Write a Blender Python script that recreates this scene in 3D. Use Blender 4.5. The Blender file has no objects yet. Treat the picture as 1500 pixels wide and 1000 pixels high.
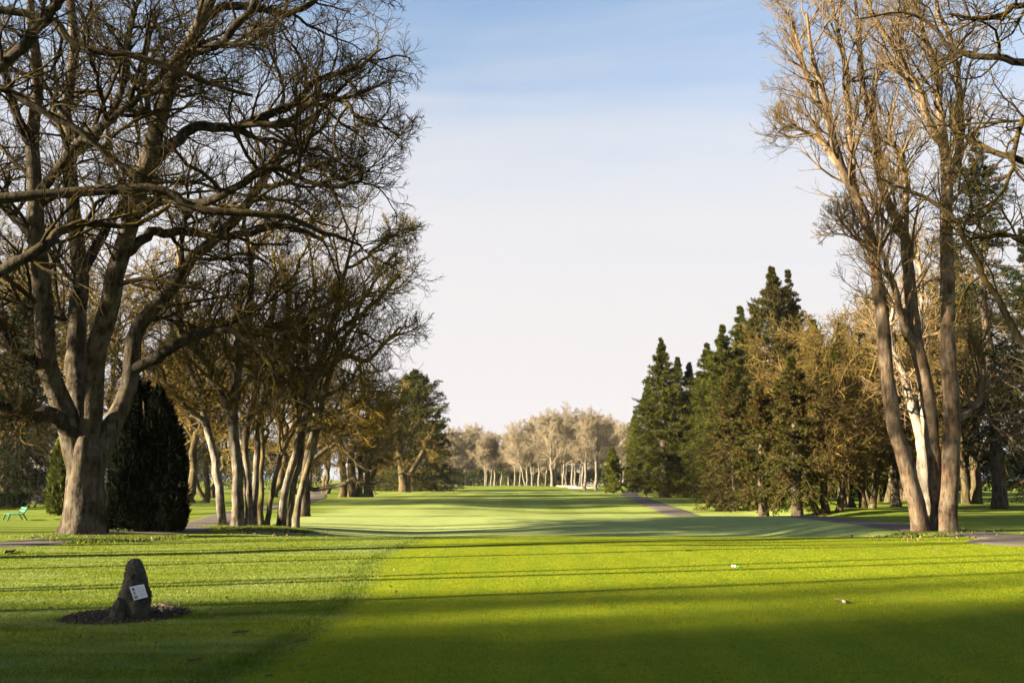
import bpy, math, random
import numpy as np
HAZE=.00008
from math import radians as R, pi
C = bpy.context.scene.collection
SC = bpy.context.scene
F = 1458.0; PITCH = math.atan(202/1458.0); CZ = 1.7
ca, sa = math.cos(PITCH), math.sin(PITCH)

# ------------------------------------------------------------------ helpers
def P(px, py, Y):
    "photo pixel (1500x1000) at forward distance Y -> point of the place"
    a = (px-750)/F; b = (500-py)/F
    dy = ca - b*sa; dz = sa + b*ca
    s = Y/dy
    return np.array((a*s, Y, CZ + dz*s))
def G(px, py):
    "photo pixel -> where its ray meets the ground plane"
    a = (px-750)/F; b = (500-py)/F
    dy = ca - b*sa; dz = sa + b*ca
    s = -CZ/dz
    return (a*s, dy*s)
def norm(v):
    return v/np.maximum(np.linalg.norm(v, axis=-1, keepdims=True), 1e-9)
def sstep(a, b, x):
    t = np.clip((x-a)/(b-a), 0, 1); return t*t*(3-2*t)

class Acc:
    def __init__(s): s.V=[]; s.Q=[]; s.T=[]; s.A=[]; s.n=0
    def add(s, V, Q=None, T=None, A=None):
        V=np.asarray(V,float).reshape(-1,3); s.V.append(V)
        if Q is not None: s.Q.append(np.asarray(Q).reshape(-1,4)+s.n)
        if T is not None: s.T.append(np.asarray(T).reshape(-1,3)+s.n)
        s.A.append(np.zeros(len(V)) if A is None else np.asarray(A,float).ravel())
        s.n+=len(V)
    def tubes(s, P_, R_, m=4, cap=False):
        n,k,_=P_.shape
        if n==0: return
        T=np.empty_like(P_); T[:,1:-1]=P_[:,2:]-P_[:,:-2]; T[:,0]=P_[:,1]-P_[:,0]; T[:,-1]=P_[:,-1]-P_[:,-2]
        T=norm(T); mean=norm(P_[:,-1]-P_[:,0]); ax=np.argmin(np.abs(mean),axis=1)
        ref=np.zeros((n,1,3)); ref[np.arange(n),0,ax]=1
        u=norm(np.cross(T,np.broadcast_to(ref,T.shape))); v=np.cross(T,u)
        th=np.arange(m)/m*2*pi
        V=P_[:,:,None,:]+R_[:,:,None,None]*(np.cos(th)[None,None,:,None]*u[:,:,None,:]+np.sin(th)[None,None,:,None]*v[:,:,None,:])
        i=np.arange(n)[:,None,None]*k*m; j=np.arange(k-1)[None,:,None]*m; a=np.arange(m)[None,None,:]; b=(a+1)%m
        Q=np.stack([i+j+a,i+j+b,i+j+m+b,i+j+m+a],-1)
        s.add(V,Q,A=np.broadcast_to(R_[:,:,None],(n,k,m)))
        if cap:
            for q in range(n):
                c=P_[q,-1]+T[q,-1]*R_[q,-1]*.3
                s.add(np.vstack([V[q,-1],c[None]]),T=[(x,(x+1)%m,m) for x in range(m)],A=np.full(m+1,R_[q,-1]))
    def tris(s, V, A=None):
        n=len(V); s.add(V.reshape(-1,3),T=np.arange(n*3).reshape(n,3),A=A)
    def box(s, c, d, rot=None):
        c=np.array(c,float); d=np.array(d,float)/2
        V=np.array([(x,y,z) for x in(-1,1) for y in(-1,1) for z in(-1,1)])*d
        if rot is not None: V=V@np.array(rot).T
        s.add(V+c,Q=[(0,1,3,2),(4,6,7,5),(0,4,5,1),(2,3,7,6),(0,2,6,4),(1,5,7,3)])
    def build(s, name, mat, parent=None, smooth=True, origin=(0,0,0), attrs=None):
        V=np.vstack(s.V)-np.array(origin,float)
        q=np.vstack(s.Q).ravel() if s.Q else np.zeros(0,int); t=np.vstack(s.T).ravel() if s.T else np.zeros(0,int)
        me=bpy.data.meshes.new(name); me.vertices.add(len(V)); me.vertices.foreach_set('co',V.astype(np.float32).ravel())
        L=np.concatenate([q,t]); me.loops.add(len(L)); me.loops.foreach_set('vertex_index',L.astype(np.int32))
        nq,nt=len(q)//4,len(t)//3; me.polygons.add(nq+nt)
        me.polygons.foreach_set('loop_start',np.concatenate([np.arange(nq)*4,nq*4+np.arange(nt)*3]).astype(np.int32))
        me.polygons.foreach_set('use_smooth',np.full(nq+nt,smooth))
        me.update(calc_edges=True)
        at=me.attributes.new('rad','FLOAT','POINT'); at.data.foreach_set('value',np.concatenate(s.A).astype(np.float32))
        if attrs:
            for k_,v_ in attrs.items():
                a=me.attributes.new(k_,'FLOAT_COLOR','POINT'); c=np.ones((len(V),4),np.float32); c[:,:3]=v_; a.data.foreach_set('color',c.ravel())
        me.materials.append(mat)
        o=bpy.data.objects.new(name,me); C.objects.link(o)
        if parent is not None: o.parent=parent
        return o

def tag(o, label=None, cat=None, group=None, kind=None):
    if label: o['label']=label
    if cat: o['category']=cat
    if group: o['group']=group
    if kind: o['kind']=kind
    return o
def thing(name, loc, label, cat, group=None, rz=0):
    o=bpy.data.objects.new(name,None); o.empty_display_size=.2; C.objects.link(o); o.location=tuple(float(q) for q in loc); o.rotation_euler=(0,0,rz)
    return tag(o,label,cat,group)
def dup(root, loc, rz, sc, label, group=None):
    r=root.copy(); C.objects.link(r); r.location=tuple(float(q) for q in loc); r.rotation_euler=(0,0,rz); r.scale=sc if isinstance(sc,tuple) else (sc,)*3; r['label']=label
    if group: r['group']=group
    for ch in list(root.children):
        c=ch.copy(); C.objects.link(c); c.parent=r
        for g in list(ch.children):
            d=g.copy(); C.objects.link(d); d.parent=c
    return r

# ------------------------------------------------------------------ materials
class NT:
    def __init__(s,name):
        s.m=bpy.data.materials.new(name); s.m.use_nodes=True; s.t=s.m.node_tree; s.t.nodes.clear(); s.l=s.t.links
        s.out=s.n('ShaderNodeOutputMaterial')
    def n(s,ty,**k):
        x=s.t.nodes.new(ty)
        for a,b in k.items(): setattr(x,a,b)
        return x
    def set(s,sock,v):
        if isinstance(v,bpy.types.NodeSocket): s.l.new(v,sock)
        elif isinstance(v,(tuple,list)) and len(v)==3 and sock.type=='RGBA': sock.default_value=(*v,1)
        else: sock.default_value=v
    def obj(s): return s.n('ShaderNodeTexCoord').outputs['Object']
    def map(s,v,scale=(1,1,1),rot=(0,0,0)):
        x=s.n('ShaderNodeMapping'); s.set(x.inputs[0],v); x.inputs['Scale'].default_value=scale; x.inputs['Rotation'].default_value=rot; return x.outputs[0]
    def noise(s,v,scale,det=3,rough=.55,dist=0,col=False):
        x=s.n('ShaderNodeTexNoise'); s.set(x.inputs['Vector'],v); x.inputs['Scale'].default_value=scale; x.inputs['Detail'].default_value=det; x.inputs['Roughness'].default_value=rough; x.inputs['Distortion'].default_value=dist
        return x.outputs['Color' if col else 'Fac']
    def ramp(s,v,*st):
        x=s.n('ShaderNodeValToRGB'); e=x.color_ramp.elements
        while len(e)<len(st): e.new(.5)
        for q,(p,c) in zip(e,st):
            q.position=p; q.color=(*c,1) if isinstance(c,tuple) else (c,c,c,1)
        s.set(x.inputs[0],v); return x.outputs[0]
    def mix(s,f,a,b,mode='MIX'):
        x=s.n('ShaderNodeMix',data_type='RGBA',blend_type=mode); s.set(x.inputs[0],f); s.set(x.inputs[6],a); s.set(x.inputs[7],b); return x.outputs[2]
    def math(s,op,a,b=0.0,c=0.0,clamp=False):
        x=s.n('ShaderNodeMath',operation=op); x.use_clamp=clamp; s.set(x.inputs[0],a); s.set(x.inputs[1],b); s.set(x.inputs[2],c); return x.outputs[0]
    def attr(s,name,out='Fac'):
        x=s.n('ShaderNodeAttribute'); x.attribute_name=name; return x.outputs[out]
    def bump(s,h,st,dist,nrm=None):
        x=s.n('ShaderNodeBump'); x.inputs['Strength'].default_value=st; x.inputs['Distance'].default_value=dist; s.set(x.inputs['Height'],h)
        if nrm is not None: s.set(x.inputs['Normal'],nrm)
        return x.outputs[0]
    def bsdf(s,col,rough=.8,nrm=None,spec=.3,trans=0,tcol=None):
        b=s.n('ShaderNodeBsdfPrincipled'); s.set(b.inputs['Base Color'],col); s.set(b.inputs['Roughness'],rough); b.inputs['Specular IOR Level'].default_value=spec
        if nrm is not None: s.set(b.inputs['Normal'],nrm)
        o=b.outputs[0]
        if trans:
            t=s.n('ShaderNodeBsdfTranslucent'); s.set(t.inputs[0],tcol if tcol is not None else col)
            mx=s.n('ShaderNodeMixShader'); mx.inputs[0].default_value=trans; s.l.new(o,mx.inputs[1]); s.l.new(t.outputs[0],mx.inputs[2]); o=mx.outputs[0]
        s.l.new(o,s.out.inputs[0]); return s.m

def bark(name, dark, light, lichen=(.42,.41,.36), lich=.5, moss=(.16,.12,.015), mossamt=.5, twig=(.12,.08,.05), scale=1.0, bdist=.04, tint=None):
    t=NT(name); o=t.obj(); ov=t.map(o,(1,1,.22)); o_=o; m_=lambda c,k:tuple(q*k for q in c)
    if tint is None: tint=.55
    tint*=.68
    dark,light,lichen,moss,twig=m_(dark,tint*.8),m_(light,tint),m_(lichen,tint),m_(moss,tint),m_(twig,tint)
    n1=t.noise(ov,9*scale,5,.65); n2=t.noise(o,2.2*scale,4,.6); n3=t.noise(o,14*scale,3,.6); n4=t.noise(o,.7*scale,3)
    c=t.mix(t.ramp(n1,(.38,0.),(.66,1.)),dark,light)
    lf=t.math('MULTIPLY',t.ramp(t.noise(ov,6*scale,5,.7),(.42-.12*lich,0.),(.72,1.)),t.ramp(n2,(.5-.2*lich,0.),(.7-.2*lich,1.)))
    c=t.mix(t.math('MULTIPLY',lf,min(1,lich*1.3)),c,lichen)
    rad=t.attr('rad'); g=t.n('ShaderNodeNewGeometry'); sp=t.n('ShaderNodeSeparateXYZ'); t.l.new(g.outputs['Normal'],sp.inputs[0])
    small=t.math('SUBTRACT',1.,t.math('MULTIPLY',t.math('SUBTRACT',rad,.01),9.,clamp=True),clamp=True)   # thin wood
    mz=t.math('MULTIPLY',t.math('ADD',sp.outputs[2],.25),1.6,clamp=True)
    mid=t.math('SUBTRACT',1.,t.math('MULTIPLY',t.math('SUBTRACT',rad,.055),13.,clamp=True),clamp=True)
    mf=t.math('MULTIPLY',t.math('MULTIPLY',t.ramp(n2,(.5-.22*mossamt,0.),(.66-.22*mossamt,1.)),t.math('MULTIPLY',mz,mid)),min(1,mossamt*1.5))
    mc=t.mix(n3,moss,tuple(q*1.5 for q in moss))
    c=t.mix(t.math('MULTIPLY',small,.85),c,t.mix(n4,twig,tuple(q*1.5 for q in twig)))
    c=t.mix(mf,c,mc)
    nr=t.bump(t.math('ADD',n1,t.math('MULTIPLY',n3,.35)),.9,bdist)
    return t.bsdf(c,.92,nr,.05)

def foliage(name, a, b, c=None, trans=.25, dead=None, sc=.5):
    k_=.6; m_=lambda c:tuple(q*k_ for q in c) if c else c
    c=m_(c if c else tuple(q*1.7 for q in b)); a,b,dead=m_(a),m_(b),m_(dead)
    t=NT(name); o=t.obj(); g=t.n('ShaderNodeNewGeometry')
    rnd=g.outputs['Random Per Island']; n=t.noise(o,sc,3,.6)
    col=t.mix(t.ramp(n,(.35,0.),(.65,1.)),a,b)
    col=t.mix(t.math('MULTIPLY',rnd,.6),col,c if c else tuple(q*1.7 for q in b))
    if dead: col=t.mix(t.ramp(t.noise(o,.9,2),(.5,0.),(.62,1.)),col,dead)
    return t.bsdf(col,.85,None,.05,trans)

def plain(name,col,rough=.6,var=.12,sc=8,metal=0):
    t=NT(name); n=t.noise(t.obj(),sc,4)
    c=t.mix(n,tuple(q*(1-var) for q in col),tuple(q*(1+var) for q in col))
    return t.bsdf(c,rough,t.bump(n,.2,.004))

M={}
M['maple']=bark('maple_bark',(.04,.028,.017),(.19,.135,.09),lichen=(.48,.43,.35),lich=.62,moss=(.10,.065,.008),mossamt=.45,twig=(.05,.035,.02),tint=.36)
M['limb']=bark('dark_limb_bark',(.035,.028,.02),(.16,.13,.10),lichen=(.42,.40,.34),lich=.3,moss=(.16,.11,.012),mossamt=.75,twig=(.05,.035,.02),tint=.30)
M['mossy']=bark('mossy_bark',(.04,.03,.02),(.17,.135,.10),lichen=(.46,.44,.38),lich=.5,moss=(.21,.145,.014),mossamt=1.,twig=(.125,.09,.026),tint=.75)
M['grey']=bark('grey_bark',(.05,.043,.035),(.22,.185,.15),lichen=(.5,.47,.42),lich=.6,moss=(.19,.12,.012),mossamt=.55,twig=(.12,.085,.035),tint=.85)
M['ochre']=bark('ochre_bark',(.07,.05,.025),(.2,.15,.08),lichen=(.4,.36,.2),lich=.4,moss=(.20,.14,.02),mossamt=.7,twig=(.19,.13,.045))
M['ochredark']=bark('ochre_mossy_bark',(.07,.05,.025),(.2,.15,.08),lichen=(.4,.36,.2),lich=.4,moss=(.18,.125,.018),mossamt=.6,twig=(.16,.11,.04),tint=.48)
M['rightmaple']=bark('ridged_bark',(.05,.033,.02),(.22,.145,.095),lichen=(.42,.35,.27),lich=.5,moss=(.17,.11,.02),mossamt=.35,twig=(.115,.078,.04),tint=.85)
M['pale']=bark('pale_bark',(.18,.13,.09),(.42,.34,.26),lichen=(.6,.55,.48),lich=.7,moss=(.2,.13,.03),mossamt=.3,twig=(.2,.13,.06),tint=.6)
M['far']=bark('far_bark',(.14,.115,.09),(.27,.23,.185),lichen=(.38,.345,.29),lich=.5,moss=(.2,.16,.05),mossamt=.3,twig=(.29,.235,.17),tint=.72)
M['sprucebark']=bark('spruce_bark',(.05,.035,.025),(.2,.15,.11),lichen=(.35,.32,.27),lich=.4,mossamt=.2)
M['spruce']=foliage('spruce_needles',(.026,.035,.005),(.055,.065,.008),(.12,.12,.014))
M['spruce_yellow']=foliage('yellow_green_needles',(.055,.068,.008),(.10,.115,.012),(.17,.175,.02))
M['spruce_rust']=foliage('rusty_needles',(.03,.036,.008),(.055,.058,.011),(.11,.095,.02),dead=(.085,.056,.018))
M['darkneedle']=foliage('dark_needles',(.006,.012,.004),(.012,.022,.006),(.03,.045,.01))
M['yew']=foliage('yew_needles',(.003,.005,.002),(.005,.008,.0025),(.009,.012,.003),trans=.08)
M['hedge']=foliage('hedge_leaves',(.03,.045,.012),(.06,.075,.02),(.12,.13,.03))
M['shrub']=foliage('shrub_leaves',(.03,.05,.008),(.07,.09,.01),(.14,.15,.02))

# ------------------------------------------------------------------ terrain
def bumps(x,y):
    return .035*np.sin(x*.31+1.3)*np.sin(y*.23+.4)+.02*np.sin(x*.7+y*.45)+.06*np.sin(x*.045+2)*np.sin(y*.03+1)
MOUNDS=[(8.5,193,20,6,.4),(24,186,20,5,.3),(-21,203,20,6,.6),(-5,190,10,5,.35)]
def hz(x,y):
    x=np.asarray(x,float); y=np.asarray(y,float)
    z=bumps(x,y)*sstep(10,60,np.hypot(x,y))*1.0
    side=sstep(-9,-3,x)*(1-sstep(9,12.6,x))
    lip=sstep(30.0,32.2,y)*(1-sstep(36,45,y))           # behind the tee the turf drops and climbs back
    z=z-.42*side*lip
    z=z-.45*sstep(45.5,53,y)*(1-sstep(62,95,y))*sstep(-6,4,x)*(1-sstep(14,20,x))
    for cx,cy,sx,sy,h in MOUNDS: z=z+h*np.exp(-((x-cx)/sx)**2-((y-cy)/sy)**2)
    bx,by=-12.6,29.2; d=np.hypot(x-bx,y-by); z=z+.16*np.exp(-(d/2.2)**2)
    z=z+.05*(1-sstep(-.35,.35,tee_d(x,y)))*0
    return z
# tee outline: left edge runs from (600,800) to (380,980) in the photo
T0=np.array(G(612,796)); T1=np.array(G(560,845)); T2=np.array(G(385,978))
def tee_d(x,y):
    "signed distance: >0 on the mown tee"
    e=T2-T0; L=np.linalg.norm(e); nx,ny=-e[1]/L,e[0]/L
    d=(x-T0[0])*nx+(y-T0[1])*ny
    if ((3-T0[0])*nx+(15-T0[1])*ny)<0: d=-d
    d=d+.25*np.sin(y*.35)
    return np.minimum(d,30.6-y)
def axis(a,b,lo,hi,st,grow=1.09,mx=60):
    v=list(np.arange(a,b+1e-6,st)); s=st
    while v[-1]<hi: s=min(s*grow,mx); v.append(v[-1]+s)
    s=st; w=[v[0]]
    while w[0]>lo: s=min(s*grow,mx); w.insert(0,w[0]-s)
    return np.array(w[:-1]+v)
GX=axis(-32,32,-1800,1800,.25); GY=axis(4,56,-320,3000,.25,1.045)
XX,YY=np.meshgrid(GX,GY); ZZ=hz(XX,YY)
def zi(x,y):
    "height of the ground sheet, as meshed"
    x=np.asarray(x,float); y=np.asarray(y,float)
    i=np.clip(np.searchsorted(GX,x)-1,0,len(GX)-2); j=np.clip(np.searchsorted(GY,y)-1,0,len(GY)-2)
    u=(x-GX[i])/(GX[i+1]-GX[i]); v=(y-GY[j])/(GY[j+1]-GY[j])
    return ZZ[j,i]*(1-u)*(1-v)+ZZ[j,i+1]*u*(1-v)+ZZ[j+1,i]*(1-u)*v+ZZ[j+1,i+1]*u*v
def base(px,py):
    x,y=G(px,py); return np.array((x,y,float(zi(x,y))))
def zones(x,y):
    "R tee turf, G dewy fairway, B tall edge grass"
    d=tee_d(x,y); tee=sstep(-.15,.15,d)
    fair=sstep(30.4,31.2,y+.3*np.sin(x*.8))*sstep(-9,-6,x+.9*np.sin(y*.2)+(y-31)*.13)*(1-sstep(10,13,x-(y-31)*.16+.7*np.sin(y*.3)))
    fair=np.maximum(fair,0)*(1-sstep(150,185,y))
    edge=np.exp(-(np.minimum(np.abs(d+.32),9)/.17)**2)*(y<30)
    return np.stack([tee,fair,edge],-1)

t=NT('turf'); o=t.obj()
zc=t.n('ShaderNodeAttribute'); zc.attribute_name='zones'; sx=t.n('ShaderNodeSeparateColor'); t.l.new(zc.outputs['Color'],sx.inputs[0])
pos=t.n('ShaderNodeSeparateXYZ'); t.l.new(o,pos.inputs[0])
nb=t.noise(o,.16,3,.6); nm=t.noise(o,1.3,4,.65); nf=t.noise(o,22,3,.7); ns=t.noise(t.map(o,(.35,2.2,1),(0,0,R(-14))),1.,4,.6); nff=t.noise(o,90,2,.7)
rough=t.mix(t.ramp(nm,(.35,0.),(.65,1.)),(.078,.11,.008),(.155,.17,.010))
dew=t.math('MULTIPLY',t.ramp(ns,(.42,0.),(.66,1.)),t.ramp(nb,(.3,.35),(.6,1.)))
rough=t.mix(t.math('MULTIPLY',dew,.8),rough,(.23,.27,.17))
tee=t.mix(t.ramp(t.noise(t.map(o,(.5,1.5,1)),1.1,4,.6),(.33,0.),(.68,1.)),(.150,.172,.004),(.205,.212,.006))
st=t.n('ShaderNodeTexWave'); st.wave_type='BANDS'; st.bands_direction='X'; st.wave_profile='SAW'; t.set(st.inputs['Vector'],t.map(o,(1,1,1),(0,0,R(4)))); st.inputs['Scale'].default_value=.11; st.inputs['Distortion'].default_value=.3
tee=t.mix(t.math('MULTIPLY',t.ramp(st.outputs['Fac'],(.42,0.),(.58,1.)),.16),tee,(.22,.27,.03))
st2=t.n('ShaderNodeTexWave'); st2.wave_type='BANDS'; st2.bands_direction='X'; t.set(st2.inputs['Vector'],t.map(o,(1,.02,1),(0,0,R(-2)))); st2.inputs['Scale'].default_value=.09; st2.inputs['Distortion'].default_value=.25
fw=t.mix(t.ramp(ns,(.3,0.),(.7,1.)),(.16,.19,.05),(.29,.30,.13))
fw=t.mix(t.math('MULTIPLY',t.ramp(st2.outputs['Fac'],(.42,0.),(.58,1.)),.6),fw,(.30,.33,.15))
near=t.math('SUBTRACT',1.,t.math('MULTIPLY',t.math('SUBTRACT',pos.outputs[1],38.),.03,clamp=True),clamp=True)
fw=t.mix(t.math('MULTIPLY',near,.72),fw,t.mix(ns,(.34,.37,.28),(.47,.49,.38)))
col=t.mix(sx.outputs[1],rough,fw); col=t.mix(sx.outputs[0],col,tee)
col=t.mix(t.math('MULTIPLY',sx.outputs[2],.5),col,(.055,.085,.008))
s3=t.n('ShaderNodeTexWave'); s3.wave_type='BANDS'; s3.bands_direction='X'; t.set(s3.inputs['Vector'],t.map(o,(1,.03,1),(0,0,R(3)))); s3.inputs['Scale'].default_value=.32; s3.inputs['Distortion'].default_value=.5; s3.inputs['Detail'].default_value=2
col=t.mix(t.math('MULTIPLY',sx.outputs[0],t.math('MULTIPLY',t.ramp(s3.outputs['Fac'],(.35,0.),(.65,1.)),.5)),col,(.115,.165,.006))
pt_=t.ramp(t.noise(o,.55,5,.7,.6),(.56,0.),(.7,1.)); col=t.mix(t.math('MULTIPLY',pt_,.4),col,(.24,.215,.03))
pd_=t.ramp(t.noise(t.map(o,(.6,1.6,1)),.9,5,.75,.5),(.55,0.),(.68,1.)); col=t.mix(t.math('MULTIPLY',pd_,.4),col,(.07,.115,.006))
col=t.mix(t.ramp(nf,(.3,.55),(.55,0.)),col,(.05,.075,.008))
col=t.mix(t.math('MULTIPLY',nff,.35),col,(.2,.24,.03))
g=t.n('ShaderNodeNewGeometry')
nv=t.n('ShaderNodeVectorMath',operation='SUBTRACT'); t.l.new(t.noise(o,80,3,.7,col=True),nv.inputs[0]); nv.inputs[1].default_value=(.5,.5,.5)
sv=t.n('ShaderNodeVectorMath',operation='MULTIPLY'); t.l.new(nv.outputs[0],sv.inputs[0]); sv.inputs[1].default_value=(3.6,3.6,.2)
av=t.n('ShaderNodeVectorMath',operation='ADD'); t.l.new(sv.outputs[0],av.inputs[0]); t.l.new(t.bump(t.math('ADD',nm,t.math('MULTIPLY',nf,.3)),.3,.04),av.inputs[1])
nn=t.n('ShaderNodeVectorMath',operation='NORMALIZE'); t.l.new(av.outputs[0],nn.inputs[0])
col=t.mix(1.,col,(.67,.72,.42),'MULTIPLY'); t.bsdf(col,.9,nn.outputs[0],.04); M['turf']=t.m
t=NT('grass_blades'); o=t.obj(); zc=t.n('ShaderNodeAttribute'); zc.attribute_name='zones'; sx=t.n('ShaderNodeSeparateColor'); t.l.new(zc.outputs['Color'],sx.inputs[0])
g=t.n('ShaderNodeNewGeometry'); rn=g.outputs['Random Per Island']
ns=t.noise(t.map(o,(.35,2.2,1),(0,0,R(-14))),1.,4,.6); nb=t.noise(o,.16,3,.6)
ro=t.mix(rn,(.08,.11,.008),(.165,.18,.012)); dew=t.math('MULTIPLY',t.ramp(ns,(.42,0.),(.66,1.)),t.ramp(nb,(.3,.35),(.6,1.)))
ro=t.mix(t.math('MULTIPLY',dew,.8),ro,(.24,.28,.18))
te=t.mix(rn,(.150,.175,.004),(.215,.222,.008))
c=t.mix(sx.outputs[0],ro,te)
pt_=t.ramp(t.noise(o,.55,5,.7,.6),(.56,0.),(.7,1.)); c=t.mix(t.math('MULTIPLY',pt_,.4),c,(.24,.215,.03))
pd_=t.ramp(t.noise(t.map(o,(.6,1.6,1)),.9,5,.75,.5),(.55,0.),(.68,1.)); c=t.mix(t.math('MULTIPLY',pd_,.4),c,(.07,.115,.006)); c=t.mix(t.math('MULTIPLY',sx.outputs[2],.5),c,(.05,.085,.008))
c=t.mix(1.,c,(.67,.72,.42),'MULTIPLY'); t.bsdf(c,.7,None,.08,.35); M['blade']=t.m

a=Acc(); ny,nx=XX.shape
i=np.arange(nx-1)[None,:]; j=np.arange(ny-1)[:,None]*nx
a.add(np.stack([XX,YY,ZZ],-1),Q=np.stack([j+i,j+i+1,j+nx+i+1,j+nx+i],-1))
gr=a.build('ground',M['turf'],attrs={'zones':zones(XX,YY).reshape(-1,3)}); tag(gr,'green turf of the tee, rough and fairway','ground',kind='structure')

# grass blades over the near turf
rng=np.random.default_rng(5)
def blades(n,ylo,yhi,hlo,hhi,w,keep=None):
    Y=ylo*(yhi/ylo)**rng.random(n); X=(rng.random(n)*2-1)*(.56*Y+1.5)
    z=zones(X,Y); 
    if keep is not None:
        k=keep(X,Y,z); X,Y,z=X[k],Y[k],z[k]; n=len(X)
    tee_,ed=z[:,0],z[:,2]
    h=(hlo+(hhi-hlo)*rng.random(n))*(1-.45*tee_)*(1+1.1*ed*rng.random(n))
    th=rng.random(n)*pi*2; ln=rng.normal(0,.55,(n,2))*h[:,None]
    ww=w*(.6+.8*rng.random(n))*np.clip(Y/9,1,2.4)
    Bc=np.stack([X,Y,zi(X,Y)-.003],-1); d=np.stack([np.cos(th),np.sin(th),0*th],-1)*ww[:,None]/2
    tip=Bc+np.concatenate([ln,h[:,None]],1)
    V=np.stack([Bc-d,Bc+d,tip],1)
    A=Acc(); A.tris(V); return A,np.repeat(z,3,0)
A,z=blades(420000,6.5,31,.016,.04,.007)
tag(A.build('grass',M['blade'],attrs={'zones':z},smooth=False),'short green grass blades of tee and rough','grass',kind='stuff')

# ------------------------------------------------------------------ paths and bunkers
t=NT('asphalt_path'); o=t.obj(); n=t.noise(o,1.2,4); n2=t.noise(o,60,3,.7)
t.bsdf(t.mix(n2,t.mix(n,(.04,.036,.033),(.065,.058,.053)),(.12,.10,.09)),.95,t.bump(n2,.4,.01),.03); M['path']=t.m
t=NT('bunker_sand'); o=t.obj(); n=t.noise(o,2,4); t.bsdf(t.mix(n,(.28,.22,.17),(.36,.30,.24)),.9,t.bump(n,.4,.1)); M['sand']=t.m
def cat(pts,k):
    p=np.array(pts,float); p=np.vstack([2*p[0]-p[1],p,2*p[-1]-p[-2]]); out=[]
    n=len(p)-3; tt=np.linspace(0,n-1e-6,k)
    for t_ in tt:
        i=int(t_); u=t_-i; a,b,c,d=p[i:i+4]
        out.append(.5*((2*b)+(-a+c)*u+(2*a-5*b+4*c-d)*u*u+(-a+3*b-3*c+d)*u**3))
    return np.array(out)
def path(pts,w,label,k=160):
    p=cat(pts,k); T=np.gradient(p,axis=0); T/=np.linalg.norm(T,axis=1)[:,None]; N=np.stack([-T[:,1],T[:,0]],1)
    A=Acc(); m=9; s=np.linspace(-.5,.5,m); wob=.05*np.sin(np.arange(k)*.9)
    X=p[:,None,0]+N[:,None,0]*s[None,:]*(w+wob[:,None]); Y=p[:,None,1]+N[:,None,1]*s[None,:]*(w+wob[:,None])
    Z=zi(X,Y)+.02+.02*(1-(2*s[None,:])**4)
    Z=np.where(np.abs(s)[None,:]>.49,zi(X,Y)-.05,Z)
    i=np.arange(m-1)[None,:]; j=np.arange(k-1)[:,None]*m
    A.add(np.stack([X,Y,Z],-1),Q=np.stack([j+i,j+i+1,j+m+i+1,j+m+i],-1))
    tag(A.build('path',M['path']),label,'path',kind='structure')
path([G(-250,812),G(-60,803),G(50,798),G(150,790),G(262,779),G(312,764),G(345,752),G(400,742),G(440,735),G(466,727),G(463,720),G(440,716),G(380,713.5)],2.0,'grey asphalt path winding behind the left trees')
path([(30,24),G(1560,799),G(1500,789),G(1420,782),G(1340,774.5),G(1260,765.5),G(1185,758),(12,50),(10.5,57),(10.7,66.5),(11.1,79),(12,97),(13,112),(21,160),(40,200)],2.4,'asphalt cart path crossing on the right side',220)
def bunker(px0,px1,ypx,depth,yo,label):
    Y=yo; x0=P(px0,ypx,Y)[0]; x1=P(px1,ypx,Y)[0]; cx=(x0+x1)/2; rx=(x1-x0)/2
    A=Acc(); nr,na=8,48; V=[(cx,Y,float(zi(cx,Y))+.12)]
    for r in range(1,nr+1):
        for q in range(na):
            th=q/na*2*pi; f=r/nr*(1+.1*math.sin(3*th+cx)+.06*math.sin(5*th))
            x=cx+rx*f*math.cos(th); y=Y+depth*f*math.sin(th)
            V.append((x,y,float(zi(x,y))+.12+(.06 if r==nr-1 else 0)-(.2 if r==nr else 0)))
    Q=[(1+(r*na+q),1+(r*na+(q+1)%na),1+((r+1)*na+(q+1)%na),1+((r+1)*na+q)) for r in range(nr-1) for q in range(na)]
    T=[(0,1+q,1+(q+1)%na) for q in range(na)]
    A.add(V,Q,T); tag(A.build('sand_bunker',M['sand']),label,'bunker',kind='structure')
bunker(815,850,715,3.0,189,'larger pale sand bunker near far trees')
bunker(832,880,720,2.2,181.5,'low sand bunker in front of the larger one')
bunker(640,676,713,2.6,199,'pale sand bunker beside the left conifer')

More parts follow.
